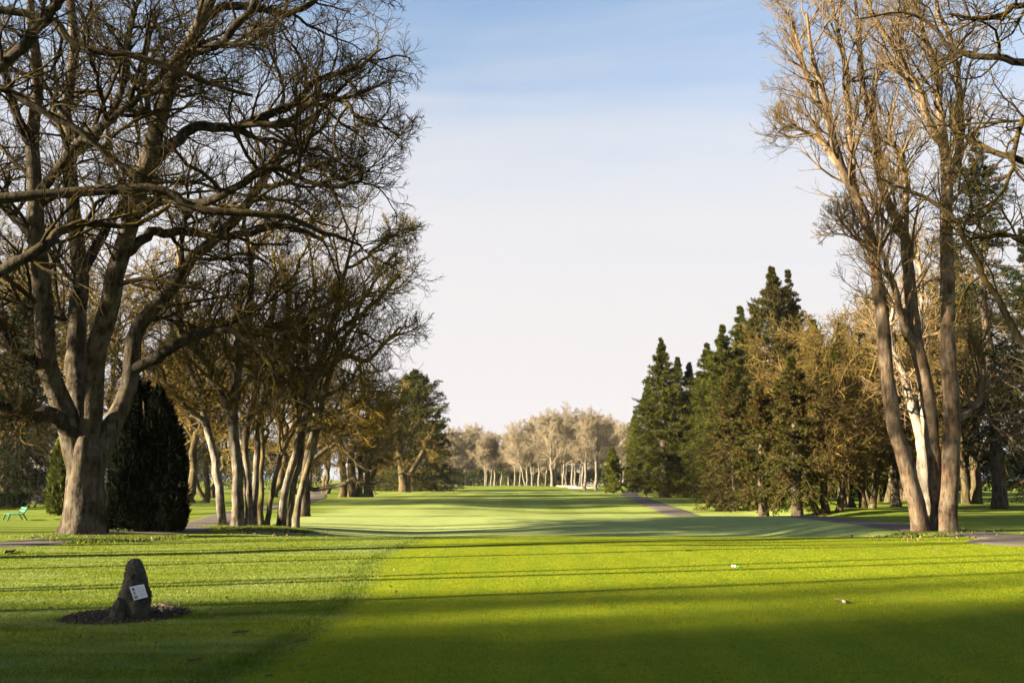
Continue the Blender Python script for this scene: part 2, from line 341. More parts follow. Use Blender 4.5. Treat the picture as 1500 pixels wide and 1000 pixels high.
# ------------------------------------------------------------------ branch growing
def walk(rng,S,D,L,K,wob,up,out=None):
    "grow n wandering polylines"
    n=len(S); pts=np.empty((n,K,3)); pts[:,0]=S; d=D.copy(); st=(L/(K-1))[:,None]; drift=rng.normal(0,1,(n,3))*wob*.4
    for k in range(1,K):
        d=norm(d+rng.normal(0,1,(n,3))*wob+drift+np.array((0,0,up)))
        pts[:,k]=pts[:,k-1]+d*st
    return pts
def plen(P_): return np.linalg.norm(np.diff(P_,axis=1),axis=2).sum(1)
def spawn(rng,P_,R_,m,t0,t1,ang,aj,K,lf=None,L=None,rf=.6,wob=.2,up=.05,rmin=.006,lr=.016,taper=.45,tfall=.65,flat=0):
    n,k,_=P_.shape; t0=np.broadcast_to(np.asarray(t0,float),(n,))[:,None]
    t_=t0+(t1-t0)*((np.arange(m)[None]+rng.random((n,m)))/m); q=np.clip(t_*(k-1),0,k-1.001); i0=q.astype(int); fr=(q-i0)[...,None]; r=np.arange(n)[:,None]
    S=P_[r,i0]*(1-fr)+P_[r,i0+1]*fr; T=norm(P_[r,i0+1]-P_[r,i0]); rr=R_[r,i0]*(1-fr[...,0])+R_[r,i0+1]*fr[...,0]
    ref=np.where(np.abs(T[...,2:3])<.9,np.array((0,0,1.)),np.array((1.,0,0))); u=norm(np.cross(T,ref)); v=np.cross(T,u)
    az=np.arange(m)[None]*2.4+rng.random((n,1))*6.28+rng.normal(0,.7,(n,m)); th=np.clip(ang+rng.normal(0,aj,(n,m)),.15,1.7)[...,None]
    cu,cv=np.cos(az)[...,None],np.sin(az)[...,None]*(1-flat)
    D=norm(np.cos(th)*T+np.sin(th)*(cu*u+cv*v))
    if L is None: Lb=plen(P_)[:,None]*lf*(1.15-tfall*(t_-t0)/np.maximum(1-t0,.01))
    else: Lb=np.minimum(L,.46*plen(P_)[:,None])*(1.1-tfall*(t_-t0)/np.maximum(1-t0,.01))
    Lc=(Lb*(.6+.65*rng.random((n,m)))).ravel(); S=S.reshape(-1,3); D=D.reshape(-1,3)
    r0=np.minimum(rr.ravel()*rf*1.15,Lc*lr+rmin*.4); r0=np.maximum(r0,rmin)
    C_=walk(rng,S,D,Lc,K,wob,up); tt=np.linspace(0,1,K)[None]
    RR=np.maximum(r0[:,None]*(1-(1-taper*.6)*tt),rmin*.8)
    RR[:,-1]*=.55
    return C_,RR
def stem_path(rng,S,top,K,wob,r0,r1,pw=.8):
    "stem from S to top with wander"
    t_=np.linspace(0,1,K)[:,None]; S=np.array(S,float); top=np.array(top,float)
    w=np.cumsum(rng.normal(0,1,(K,3)),0); w-=w[0]+(w[-1]-w[0])*t_; w[:,2]*=.3
    H=np.linalg.norm(top-S); p=S+(top-S)*t_+w*wob*H/K
    r=r1+(r0-r1)*(1-t_[:,0])**pw
    return p,r
def trunk_tube(A,p,r,seed,sides=20,flare=.45,lob=5,flh=.9,rough=.05):
    "trunk with root flare and fluted, lumpy surface"
    rs=np.random.default_rng(seed); K=len(p)
    T=norm(np.gradient(p,axis=0)); u=norm(np.cross(T,np.array((0,1.,.01)))); v=np.cross(T,u)
    th=np.arange(sides)/sides*2*pi; s_=np.concatenate([[0],np.cumsum(np.linalg.norm(np.diff(p,axis=0),axis=1))])
    ph=rs.random(6)*6.28
    fl=np.exp(-s_/ (flh*.45))[:,None]
    rad=r[:,None]*(1+flare*fl*(1+.55*np.sin(lob*th+ph[0])[None]) + .04*np.sin(3*th[None]+s_[:,None]*.6+ph[1])+rough*.6*np.sin(5*th[None]-s_[:,None]*1.9+ph[2])+rough*.5*rs.normal(0,1,(K,sides))*.5+rough*np.sin(2*th[None]+s_[:,None]*2.3+ph[3])*.6)
    V=p[:,None]+rad[...,None]*(np.cos(th)[None,:,None]*u[:,None]+np.sin(th)[None,:,None]*v[:,None])
    j=np.arange(K-1)[:,None]*sides; a_=np.arange(sides)[None]; b_=(a_+1)%sides
    A.add(V,np.stack([j+a_,j+b_,j+sides+b_,j+sides+a_],-1),A=np.broadcast_to(r[:,None],(K,sides)))

def grow(A,rng,P_,R_,levels):
    "levels: list of dicts for spawn + sides"
    for lv in levels:
        lv=dict(lv); s=lv.pop('s',4); P_,R_=spawn(rng,P_,R_,**lv)
        A.tubes(P_,R_,s)
    return P_,R_

def bare_tree(name,loc,label,cat_,H,stems,r0,mat,levels,seed,group=None,t0=.3,stemwob=.35,sides=14,endr=.03,h1=.8,flare=.4):
    "multi-stem bare tree in local coordinates; stems: (dx,dy,topx,topy,height factor,radius factor)"
    rg=np.random.default_rng(seed); th=thing(name,loc,label,cat_,group)
    K=22; PS=[];RS=[]; At=Acc()
    for q,(dx,dy,tx,ty,hf,rf) in enumerate(stems):
        p,r=stem_path(rg,(dx,dy,-.15),(tx,ty,H*hf*h1),K,stemwob,r0*rf,endr)
        trunk_tube(At,p,r,seed*7+q,sides,flare,4,.8,.035); PS.append(p);RS.append(r)
    At.build('trunk',mat,th)
    PS=np.array(PS);RS=np.array(RS); A=Acc(); grow(A,rg,PS,RS,levels(H,t0)); A.build('crown',mat,th)
    return th

def limbs3d(lims,K,F_=1.0):
    "hand-placed limbs: list of [(px,py,Y,rpx),...] -> arrays"
    PS=[];RS=[]
    for l in lims:
        pts=np.array([np.append(P(a,b,c),r_*c/F) for a,b,c,r_ in l]); q=cat(pts,K); PS.append(q[:,:3]);RS.append(np.maximum(q[:,3],.012))
    return np.array(PS),np.array(RS)

def snap(PS,RS,first):
    K=PS.shape[1]
    for q in range(first,len(PS)):
        C0=PS[:q].reshape(-1,3); k_=np.argmin(np.linalg.norm(C0-PS[q,0],axis=1))
        if np.linalg.norm(C0[k_]-PS[q,0])<2.5: PS[q]+=(C0[k_]-PS[q,0])[None]*(1-sstep(0,.6,np.linspace(0,1,K)))[:,None]; RS[q]=np.minimum(RS[q],RS[:q].reshape(-1)[k_]*.92)
    return PS,RS
def squeeze(L,x0,f,side=1): return [[((x0+(a_-x0)*f) if (a_-x0)*side>0 else a_,b_,c_,d_) for a_,b_,c_,d_ in l_] for l_ in L]
# ------------------------------------------------------------------ big maple at the left
rg=np.random.default_rng(11)
def wobble(rg,PS,amt):
    n,K,_=PS.shape; w=np.cumsum(rg.normal(0,1,(n,K,3)),1); t_=np.linspace(0,1,K)[None,:,None]; w-=w[:,:1]+(w[:,-1:]-w[:,:1])*t_
    return PS+w*amt
B0=base(118,790)
big=thing('maple_tree',B0,'huge dark bare maple with a pale thick trunk dividing into many limbs','tree')
D=float(B0[1])
tr=[(120,797,D,35),(122,775,D,31),(123,748,D,28.5),(124,720,D,27),(125,695,D,26.5),(126,670,D,26),(126,650,D,22),(126,632,D,15)]
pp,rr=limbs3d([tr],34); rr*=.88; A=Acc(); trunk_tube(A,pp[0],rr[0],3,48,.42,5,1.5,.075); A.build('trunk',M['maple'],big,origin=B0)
L=[ [(121,730,D-.02,14),(114,672,D-.05,17.5),(102,622,D-.2,17),(84,565,D-.6,15),(75,505,D-1,14.5),(69,435,D-1.3,14),(64,370,D-1.5,13),(58,290,D-1.8,11.5),(52,200,D-2,10),(60,110,D-2.4,8),(48,20,D-2.6,6.5),(38,-90,D-3,4),(30,-200,D-3,2)],
    [(125,690,D+.1,17),(121,640,D+.3,16),(116,600,D+.6,15),(112,540,D+1.2,14),(112,470,D+1.6,13),(118,400,D+2,12),(106,330,D+2.3,10.5),(104,250,D+2.5,9),(98,160,D+2.8,8),(108,70,D+3,7),(96,-60,D+3.3,5),(90,-200,D+3,2)],
    [(127,730,D+.1,14),(130,665,D+.05,16),(135,600,D,16),(143,533,D-.3,15.5),(160,477,D-.6,14.5),(172,430,D-.8,14),(184,370,D-1,13),(205,310,D-1.2,13),(226,250,D-1.5,13),(244,190,D-1.8,12.5),(268,110,D-2,11),(300,45,D-2.2,9),(330,-30,D-2.5,7),(352,-140,D-3,4),(360,-240,D-3,2)],
    [(130,715,D+.1,18),(142,668,D+.2,17),(165,626,D+.4,14),(189,577,D+.8,12.5),(203,522,D+1,12),(211,475,D+1.2,11),(240,443,D+1.5,10),(266,405,D+1.8,9.5),(300,360,D+2.2,8.5),(345,320,D+2.6,7.5),(385,262,D+3,6.5),(420,215,D+3.2,5.5),(470,180,D+3.3,4),(520,130,D+3.4,2.5)],
    [(112,640,D-.1,12),(88,618,D-.5,11),(68,606,D-1,11),(45,609,D-1.4,9),(15,600,D-2,8),(-25,590,D-2.6,6),(-80,560,D-3,3)],
    [(206,535,D+1,9),(245,512,D+.7,8),(297,492,D+.2,7),(335,486,D-.2,5.5),(372,505,D-.6,4.5),(398,540,D-1,3.4),(415,585,D-1.2,2)],
    [(78,580,D-.6,7),(60,545,D-.9,6),(46,525,D-1.2,5),(28,506,D-1.6,4.5),(2,478,D-2,3.5),(-30,450,D-2.4,2)],
    [(226,250,D-1.5,9),(262,205,D-1.2,9),(300,173,D-.6,8),(345,176,D,7),(382,167,D+.4,6.5),(440,152,D+.8,5.5),(480,116,D+1.1,4.5),(540,96,D+1.4,3),(590,72,D+1.6,1.6)],
    [(345,176,D,5),(410,168,D-.4,5),(462,142,D-.8,4.5),(520,150,D-1.1,3.5),(555,170,D-1.3,2.6),(585,185,D-1.4,1.5)],
    [(300,45,D-2.2,7),(350,20,D-1.5,6.5),(400,20,D-1,5.5),(450,5,D-.5,4.5),(500,-20,D,3.4),(560,-45,D+.4,2)],
    [(205,310,D-1.2,9),(250,285,D-2,8),(300,292,D-2.8,7),(345,275,D-3.4,6),(395,250,D-4,5),(440,262,D-4.4,4),(500,278,D-4.8,3),(560,262,D-5,1.8)],
    [(184,370,D-1,8),(225,345,D-.2,7.5),(270,338,D+.6,7),(320,352,D+1.2,6),(370,345,D+1.8,5),(430,330,D+2.2,4),(490,352,D+2.5,2.5)],
    [(58,290,D-1.8,8),(90,235,D-3,7),(130,190,D-4,6),(180,160,D-5,5),(240,110,D-5.5,4),(300,60,D-6,3)],
    [(64,370,D-1.5,7),(30,330,D-1,6.5),(0,280,D-.5,6),(-40,220,D,5),(-80,140,D,3)],
    [(118,400,D+2,8),(150,340,D+3,7),(190,280,D+3.6,6),(215,200,D+4,5),(205,110,D+4.4,4),(225,20,D+4.8,3)],
    [(104,250,D+2.5,6),(140,200,D+3.2,6),(180,120,D+3.8,5),(190,50,D+4,4),(215,-40,D+4.2,3)],
    [(52,200,D-2,7),(20,150,D-2.6,6),(5,90,D-3,5),(-20,10,D-3.4,4)],
    [(268,110,D-2,7),(320,70,D-3,6),(380,-10,D-3.6,5),(430,-80,D-4,3)],
    [(385,262,D+3,4),(430,268,D+2.6,4),(480,240,D+2.2,3),(530,262,D+2,2.2),(572,250,D+1.8,1.4)],
]
L=squeeze(L,390,.84)
PS,RS=limbs3d(L,30); PS[:,3:]=wobble(rg,PS,.035)[:,3:]; PS,RS=snap(PS,RS,5)
for q in range(len(L)):
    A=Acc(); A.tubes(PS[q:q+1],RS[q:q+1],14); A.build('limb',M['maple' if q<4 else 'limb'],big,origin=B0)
A=Acc()
t0=np.array([.3,.3,.3,.35,.3,.35,.3]+[.25]*12)
c1=spawn(rg,PS,RS,14,t0,.99,.8,.25,10,L=4.4,rf=.6,wob=.2,up=.06,lr=.017,tfall=.5); A.tubes(*c1,6)
c2=spawn(rg,*c1,9,.12,.99,.75,.22,7,lf=.45,rf=.6,wob=.2,up=.05,lr=.016,rmin=.011); A.tubes(*c2,5)
c3=spawn(rg,*c2,7,.15,.98,.7,.2,5,lf=.6,rf=.65,wob=.17,up=.05,rmin=.0075); A.tubes(*c3,3)
c4=spawn(rg,*c3,3,.2,.98,.6,.15,4,lf=.6,rf=.7,wob=.13,up=.06,rmin=.0055); A.tubes(*c4,3)
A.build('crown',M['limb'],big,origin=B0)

# near tree just outside the left edge whose boughs reach across
B1=np.array((-15.5,20.5,0.)); B1[2]=zi(B1[0],B1[1]); D1=20.5
nb_=thing('maple_tree',B1,'dark gnarled tree at the left edge, its long boughs crossing before the big maple','tree')
A=Acc(); p,r=stem_path(rg,B1-np.array((0,0,.2)),B1+np.array((.6,.3,9)),24,.3,.42,.2); trunk_tube(A,p,r,9,20,.4,5,1,.05); A.build('trunk',M['maple'],nb_,origin=B1)
L=[ [(-240,420,D1,9),(-120,330,D1,9),(0,288,D1,8.5),(120,281,D1+.4,8),(224,276,D1+.6,7),(280,306,D1+.8,6.5),(400,322,D1+1.2,5),(470,345,D1+1.6,3.4),(530,360,D1+2,2)],
    [(-240,470,D1,9),(-110,440,D1-.4,9),(0,395,D1-.6,9),(40,381,D1-.6,8),(76,352,D1-.5,7.5),(96,340,D1-.3,6.5),(136,328,D1,5.5),(200,330,D1+.3,4),(250,300,D1+.6,3)],
    [(-240,250,D1,8),(-100,170,D1-.5,8.5),(0,96,D1-1,8.5),(40,52,D1-1.2,8),(85,4,D1-1.4,7),(140,-50,D1-1.6,5)],
    [(-240,180,D1,7),(-60,30,D1+.4,6.5),(72,24,D1+.6,6),(120,64,D1+.7,5.5),(224,84,D1+1,5),(300,120,D1+1.3,4),(370,140,D1+1.6,2.5)],
    [(-200,200,D1,6),(-60,150,D1+.4,6),(0,130,D1+.6,6),(60,165,D1+.7,5.5),(120,200,D1+1,5),(170,240,D1+1.3,4),(230,262,D1+1.6,2.5)]]
PS,RS=limbs3d(L,26); PS[:,2:]=wobble(rg,PS,.03)[:,2:]
for q in range(len(L)):
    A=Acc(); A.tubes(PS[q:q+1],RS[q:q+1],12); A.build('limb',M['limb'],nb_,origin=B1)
A=Acc(); c1=spawn(rg,PS,RS,9,.3,.99,.8,.25,8,L=2.1,rf=.55,wob=.26,up=.05,lr=.016,tfall=.5); A.tubes(*c1,6)
c2=spawn(rg,*c1,7,.15,.99,.8,.25,6,lf=.55,wob=.28,up=.04,rmin=.008); A.tubes(*c2,4)
c3=spawn(rg,*c2,5,.15,.98,.75,.25,5,lf=.55,wob=.28,up=.06,rmin=.005); A.tubes(*c3,3)
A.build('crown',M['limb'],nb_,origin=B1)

# ------------------------------------------------------------------ generic hand-limbed trees
def hand_tree(name,bpx,label,cat_,stems,mat,lv,seed,group=None,K=26,t0=.35,sides=12,limbs=(),wob=.03,flare=.35,D=None,sq=None,rs_=1.):
    rg=np.random.default_rng(seed)
    b=base(*bpx) if D is None else np.array((P(bpx[0],bpx[1],D)[0],D,0.))
    if D is not None: b[2]=zi(b[0],b[1])
    th=thing(name,b,label,cat_,group); Y=float(b[1])
    st=[[(x,y,Y+d,r_) for x,y,d,r_ in s] for s in (squeeze(stems,*sq) if sq else stems)]; st=[[(x,y,c_,r_*rs_) for x,y,c_,r_ in s] for s in st]; PS,RS=limbs3d(st,K)
    for q in range(len(st)):
        PS[q,0,2]=b[2]-.2; A=Acc(); pw=wobble(rg,PS[q:q+1],wob)[0]; pw[:2]=PS[q,:2]; PS[q]=pw
        trunk_tube(A,PS[q],RS[q],seed*5+q,sides,flare,4,.8,.045); A.build('trunk',mat,th,origin=b)
    if limbs:
        l2=[[(x,y,Y+d,r_) for x,y,d,r_ in s] for s in (squeeze(limbs,*sq) if sq else limbs)]; P2,R2=limbs3d(l2,K); P2[:,2:]=wobble(rg,P2,wob)[:,2:]
        pa,ra=snap(np.vstack([PS,P2]),np.vstack([RS,R2]),len(st)); P2,R2=pa[len(st):],ra[len(st):]
        for q in range(len(l2)):
            A=Acc(); A.tubes(P2[q:q+1],R2[q:q+1],9); A.build('limb',mat,th,origin=b)
        PS=np.vstack([PS,P2]); RS=np.vstack([RS,R2]); t0=np.concatenate([np.broadcast_to(t0,(len(st),)),np.full(len(l2),.15)])
    A=Acc(); first=True
    for l in lv:
        l=dict(l); s=l.pop('s'); 
        if first: l['t0']=t0; first=False
        PS,RS=spawn(rg,PS,RS,**l); A.tubes(PS,RS,s)
    A.build('crown',mat,th,origin=b); return th
def LV(L1,m=(12,8,6,3),wob=.22,up=(.07,.05,.05,.06),ang=.8,rmin=(.02,.012,.009,.007),lf=.57,K=(8,6,5,4)):
    o=[dict(m=m[0],t0=.3,t1=.99,ang=ang,aj=.22,K=K[0],L=L1,rf=.55,wob=wob,up=up[0],rmin=rmin[0],tfall=.5,s=6)]
    for q in range(1,len(m)):
        o.append(dict(m=m[q],t0=.15,t1=.99,ang=.7,aj=.2,K=K[q],lf=lf,wob=wob*(1-.2*q),up=up[q],rmin=rmin[q],s=4 if q==1 else 3))
    return o
# left cluster behind the big maple
g1='pale trunked bare trees clustered left of the fairway'
hand_tree('maple_tree',(327,772),'pale trunk leaning left, leftmost of the cluster beside the path','tree',
  [[(327,776,0,8),(320,710,0,7.5),(312,660,0,7),(301,625,.3,6.5),(290,580,.6,6),(270,520,1,5),(258,455,1.5,4),(262,380,2,3),(250,320,2,2)]],M['grey'],LV(3.2),21,g1,rs_=.78,
  limbs=[[(301,625,0,5),(275,600,-.4,4),(250,570,-.8,3),(232,530,-1,2)],[(290,580,.6,4),(320,540,.5,4),(345,490,.4,3),(352,430,.3,2)]])
hand_tree('maple_tree',(350,773),'thick upright pale trunk at the middle of the left cluster','tree',
  [[(348,777,0,12),(347,720,0,10.5),(344,660,0,10),(343,610,0,9.5),(346,560,0,9),(352,510,-.3,8),(360,450,-.6,6.5),(368,390,-1,5),(360,320,-1.2,3.6),(372,250,-1.4,2)],
   [(366,768,.8,7),(362,700,.8,6.5),(360,640,.8,6),(372,570,1.2,5),(392,500,1.8,4),(404,430,2.2,3),(398,360,2.4,2)]],M['mossy'],LV(3.6,(14,8,6,3)),22,g1,rs_=.78,
  limbs=[[(343,600,0,6),(318,560,-.5,5),(300,520,-1,5),(272,490,-1.4,4),(262,440,-1.6,2.5)],[(352,520,-.3,6),(390,490,-.6,5.5),(440,470,-1,5),(490,462,-1.4,4),(530,440,-1.8,3),(560,400,-2,2)],
         [(344,600,0,4),(330,590,.5,4),(300,600,.8,3),(270,590,1,2)]])
hand_tree('maple_tree',(376,771),'pair of slim pale upright trunks right of the thick one','tree',
  [[(370,773,.5,7),(374,710,.5,6.5),(379,646,.5,6),(388,590,.4,5.5),(398,540,.2,5),(420,480,0,4),(430,410,-.2,3),(455,350,-.4,2)],
   [(382,777,-.3,5),(384,720,-.3,4.6),(388,660,-.3,4.2),(391,610,-.2,4),(396,560,0,3.5),(388,500,.2,3),(402,440,.4,2)]],M['mossy'],LV(3.0,(12,8,6,3)),23,g1,rs_=.78)
hand_tree('maple_tree',(425,772),'clump of four leaning grey trunks at the right end of the left cluster','tree',
  [[(390,772,.4,5),(397,735,.3,4.5),(405,695,.2,4.2),(418,655,0,4),(430,625,0,3.6),(444,575,0,3.2),(450,520,0,2.4),(440,450,0,1.6)],
   [(411,774,0,9),(417,725,0,7.5),(430,677,0,6.5),(440,640,0,6.5),(447,600,0,6.5),(456,560,-.3,6),(475,505,-.6,5.5),(500,450,-1,4.5),(520,390,-1.4,3.5),(540,330,-1.8,2.2)],
   [(420,773,.5,6),(428,720,.5,5.6),(438,670,.5,5.4),(447,620,.5,5.2),(452,570,.6,5),(445,500,.8,4),(460,430,1,3.4),(452,350,1,2.2)],
   [(433,774,-.2,6.5),(437,730,-.2,6),(444,688,-.2,5.6),(456,640,-.2,5.5),(463,590,-.1,5.2),(478,545,0,5),(505,500,.2,4.2),(535,470,.4,3.4),(560,420,.6,2)]],M['mossy'],LV(3.5,(12,8,6,3)),24,g1,rs_=.78,sq=(470,.74),
  limbs=[[(456,560,-.3,5.5),(490,535,-.8,5),(530,520,-1.2,4.2),(570,530,-1.5,3.4),(600,500,-1.8,2.6),(628,478,-2,1.6)],
         [(475,505,-.6,5),(500,490,.2,4.5),(545,470,.8,4),(590,440,1.2,3),(625,400,1.6,1.8)],
         [(460,600,-.2,5),(490,604,-.6,5),(520,600,-.9,4.2),(545,585,-1.2,3.4),(570,600,-1.6,2.5),(600,615,-2,1.6)],
         [(452,640,0,4.5),(480,630,-.5,4),(510,636,-1,3.6),(535,620,-1.4,3),(560,625,-1.6,2)],
         [(520,390,-1.4,3),(560,370,-1,2.5),(600,345,-.6,2),(632,335,-.2,1.2)]])
# low dark bough and white snags
hand_tree('maple_tree',(455,764),'old stump-like tree with a long low dark bough reaching right over the grass','tree',
  [[(447,768,4,9),(446,735,4,7),(448,700,4,6),(452,660,4,5),(462,610,4,4),(470,560,4,2.5)]],M['maple'],LV(.9,(5,4,3),up=(.15,.1,.1),wob=.2),25,None,
  limbs=[[(447,713,4,3.5),(475,712,4,3.3),(497,710,4,3.2),(520,701,4,3),(535,706,4,2.6),(552,707,4,1.8)],[(450,680,4,3),(478,662,3.6,3),(495,650,3.2,3),(510,662,3,2.6),(525,680,3,2.4),(545,690,3,1.6)]],flare=.2)
# midground clump and neighbours on the left
g2='bare trees in the middle distance left of the fairway'
LM=LV(5.5,(12,9,7,3),rmin=(.05,.03,.02,.015),wob=.28,up=(.02,.02,.02,.02))
hand_tree('oak_tree',(518,727),'wide clump of five grey trunks low on the fairway edge','tree',
  [[(503,728,0,6),(503,700,0,5),(500,670,0,5),(492,630,1,4),(470,590,2,3),(455,540,2,2)],[(515,729,-.5,6),(516,700,-.5,6),(514,670,-.5,5),(520,620,-.5,4),(530,570,-.5,3),(525,520,0,2)],
   [(526,727,1,5),(526,700,1,4),(528,665,1,4),(540,620,1,3),(560,585,2,2)],[(537,728,0,5),(538,700,0,4),(542,665,0,4),(556,640,1,3),(575,600,1,2)],[(544,727,2,3),(545,700,2,3),(560,660,2,2.6),(585,630,3,2)]],
  M['ochre'],LM,26,g2,sides=10,t0=.25)
hand_tree('oak_tree',(593,720),'single broad trunk with low spreading boughs before the left conifers','tree',
  [[(592,722,0,8),(592,700,0,6.5),(590,680,0,6),(585,650,0,5),(580,610,0,4),(590,570,0,2)],[(596,700,0,4),(608,680,0,4),(620,660,0,3),(632,640,0,2)]],M['ochre'],LV(3.6,(10,7,6,2),rmin=(.06,.04,.03,.02),up=(0,0,0,0)),27,g2,sides=10,t0=.2)

# ------------------------------------------------------------------ generic bare variants, copied where many are alike
def vlev(L=.36,m=(13,8,7),up=.06,rmin=(.05,.03,.02),wob=.2,ang=.7):
    def f(H,t0): return [dict(m=m[0],t0=t0,t1=.99,ang=ang,aj=.2,K=7,L=H*L,rf=.6,wob=wob,up=up,rmin=rmin[0],tfall=.55,s=5)]+[dict(m=m[q],t0=.1,t1=.99,ang=.72,aj=.25,K=5 if q==1 else 4,lf=.52,wob=wob,up=up*.6,rmin=rmin[q],s=3) for q in range(1,len(m))]
    return f
FAR_R=(.04,.024,.015,.012)
farg='pale bare maples in the far row across the fairway end'
def far_z(x,y): return (x,y,float(zi(x,y)))
specs=[('single',[(0,0,.4,0,1,1)],.3),('double',[(-.7,0,-2,.5,1,1),(.8,.3,1.6,0,.95,.9)],.27),
       ('triple',[(-1.4,0,-3.4,0,.93,.9),(0,.5,.2,.5,1,1),(1.5,0,3.2,-.5,.95,.9)],.25),
       ('fine',[(0,0,-.5,0,1,1),(.9,.6,2.4,1,.9,.7)],.26),
       ('quad',[(-2,0,-4,0,.85,.8),(-.7,.4,-1.4,1,1,1),(.7,0,1.2,0,.98,1),(1.9,.3,3.8,0,.88,.85)],.24)]
# photo x of the trunk, base y, top y, variant
FARS=[(641,710,628,1),(656,711,632,0),(678,711,622,2),(690,710.5,622,0),(701,711.5,636,3),(714,713,633,2),(729,713,631,1),(745,713,640,0),(757,713.5,625,2),(772,712,634,3),(784,714,607,4),(800,712,620,0),(809,714.5,603,0),(819,714.5,600,1),(829,713,612,3),(838,714,595,2),(847,712,606,1),(857,717,604,0),(873,717,600,0),(888,713,606,3),(902,712,612,2),(918,712,618,1)]
ORD=['leftmost','second','third','fourth','fifth','sixth','seventh','eighth','ninth','tenth','eleventh','twelfth','thirteenth','fourteenth','fifteenth','sixteenth','seventeenth','eighteenth','nineteenth','twentieth','twenty-first','rightmost']
shape={0:'single straight trunk',1:'two trunks',2:'three pale trunks',3:'slim forked trunk',4:'four spreading trunks'}
protoF={}
rf=random.Random(4)
for q,(px,py,ty,v) in enumerate(FARS):
    x,y=G(px,py); y=min(y,262.); x=(px-750)/F*y/ca*1.0; x=P(px,py,y)[0]
    z=float(zi(x,y)); top=P(px,ty,y)[2]; H=top-z
    lab=f'far bare maple, {shape[v]}, {ORD[q]} of the far row from the left' if q not in(0,21) else f'far bare maple, {shape[v]}, {ORD[q]} of the far row'
    if v not in protoF:
        nm,st,r_=specs[v]
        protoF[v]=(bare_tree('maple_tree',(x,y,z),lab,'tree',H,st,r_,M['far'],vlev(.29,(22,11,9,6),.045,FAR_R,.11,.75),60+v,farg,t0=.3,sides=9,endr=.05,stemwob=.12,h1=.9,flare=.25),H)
    else:
        p_,h=protoF[v]; s=H/h; dup(p_,(x,y,z),rf.random()*6.28,(s*rf.uniform(.9,1.1),s*rf.uniform(.9,1.1),s),lab,farg)
# second, farther row that fills the gaps, branching from low down
pb=None
for q in range(22):
    px=626+q*14.4+rf.uniform(-5,5); y=rf.uniform(272,300); x=P(px,705,y)[0]; z=float(zi(x,y)); H=rf.uniform(14,17.5)*(1 if q<9 else 1.12)
    lab=f'hazy bare tree behind the far row of maples, {ORD[q]}'+(' from the left' if q not in(0,21) else '')
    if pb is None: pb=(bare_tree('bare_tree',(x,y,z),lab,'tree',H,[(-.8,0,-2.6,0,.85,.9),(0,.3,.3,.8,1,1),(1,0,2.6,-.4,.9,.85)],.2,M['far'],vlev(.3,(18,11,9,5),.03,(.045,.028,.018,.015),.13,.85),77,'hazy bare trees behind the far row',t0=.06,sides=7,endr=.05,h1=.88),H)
    else: dup(pb[0],(x,y,z),rf.random()*6.28,H/pb[1],lab,'hazy bare trees behind the far row')

# ------------------------------------------------------------------ conifers
def conifer(name,loc,label,H,RM,mat,seed,group=None,skirt=.06,n=120,droop=.25,trunk_r=.25,spr=.34,pw=.78,double=False,dens=1.,top_gap=0,cat_='tree',tz=1.,barkm='sprucebark'):
    rg=np.random.default_rng(seed); th=thing(name,loc,label,cat_,group)
    p,r=stem_path(rg,(0,0,-.2),(0,0,H*.985),18,.04,trunk_r,.02,1.); A=Acc(); trunk_tube(A,p,r,seed,10,.35,4,.6,.04); A.build('trunk',M[barkm],th)
    A=Acc(); W=Acc(); n=int(n*1.45)
    def crown(cx,H,RM,n):
        u=np.sort(rg.random(n)**.9); z=H*(skirt+(1-skirt)*u*.985); rel=(1-z/H)
        L=RM*np.clip(rel,0,1)**pw*(.5+.72*rg.random(n))*(np.where(rel>.93,.8,1))*np.clip(rel/.2,.12,1)**.8+.06
        # thin bottom a little
        az=np.arange(n)*2.4+rg.normal(0,.5,n); el=.45-(.45+droop*1.6)*np.clip(rel*1.5,0,1)+rg.normal(0,.12,n)
        D=np.stack([np.cos(az)*np.cos(el),np.sin(az)*np.cos(el),np.sin(el)],-1); S=np.stack([cx*np.clip(z/H*1.4,0,1),0*z,z],-1)
        Pb=walk(rg,S,D,L,8,.07,.035); Rb=np.maximum(.012*L[:,None]*(1-np.linspace(0,.9,8))[None],.008)
        W.tubes(Pb,Rb,4)
        m=int(9*dens)
        P2,R2=spawn(rg,Pb,Rb,m,.12,.99,.95,.18,5,lf=.34,rf=.5,wob=.12,up=-.05,rmin=.006,tfall=.6,flat=.72)
        W.tubes(P2,R2,3)
        # needle sprays: narrow blades along twigs and branch ends
        for PP,cnt in ((P2,int(19*dens)),(Pb,int(30*dens))):
            nn_,k,_=PP.shape; t_=(np.arange(cnt)[None]+rg.random((nn_,cnt)))/cnt*.98; q=t_*(k-1.001); i0=q.astype(int); fr=(q-i0)[...,None]; rr_=np.arange(nn_)[:,None]
            S=(PP[rr_,i0]*(1-fr)+PP[rr_,i0+1]*fr).reshape(-1,3); T=norm(PP[rr_,i0+1]-PP[rr_,i0]).reshape(-1,3); N=len(S)
            d=norm(T*.9+rg.normal(0,.55,(N,3))+np.array((0,0,-.18))); l=(np.minimum(spr*.58*(.6+.8*rg.random(N)),.25+.6*np.repeat(np.linalg.norm(PP[:,-1]-PP[:,0],axis=1),cnt)))[:,None]
            sd=norm(np.cross(d,rg.normal(0,1,(N,3))))*l*.13
            tip=S+d*l; V=np.stack([S-sd*.4,S+d*l*.5+sd,tip],1); A.tris(V); V=np.stack([S+sd*.4,tip,S+d*l*.5-sd],1); A.tris(V)
    crown(0,H,RM,n)
    if double: crown(double,H*.985,RM*.75,n//2)
    W.build('boughs',M[barkm],th); A.build('crown',mat,th,smooth=False); return th
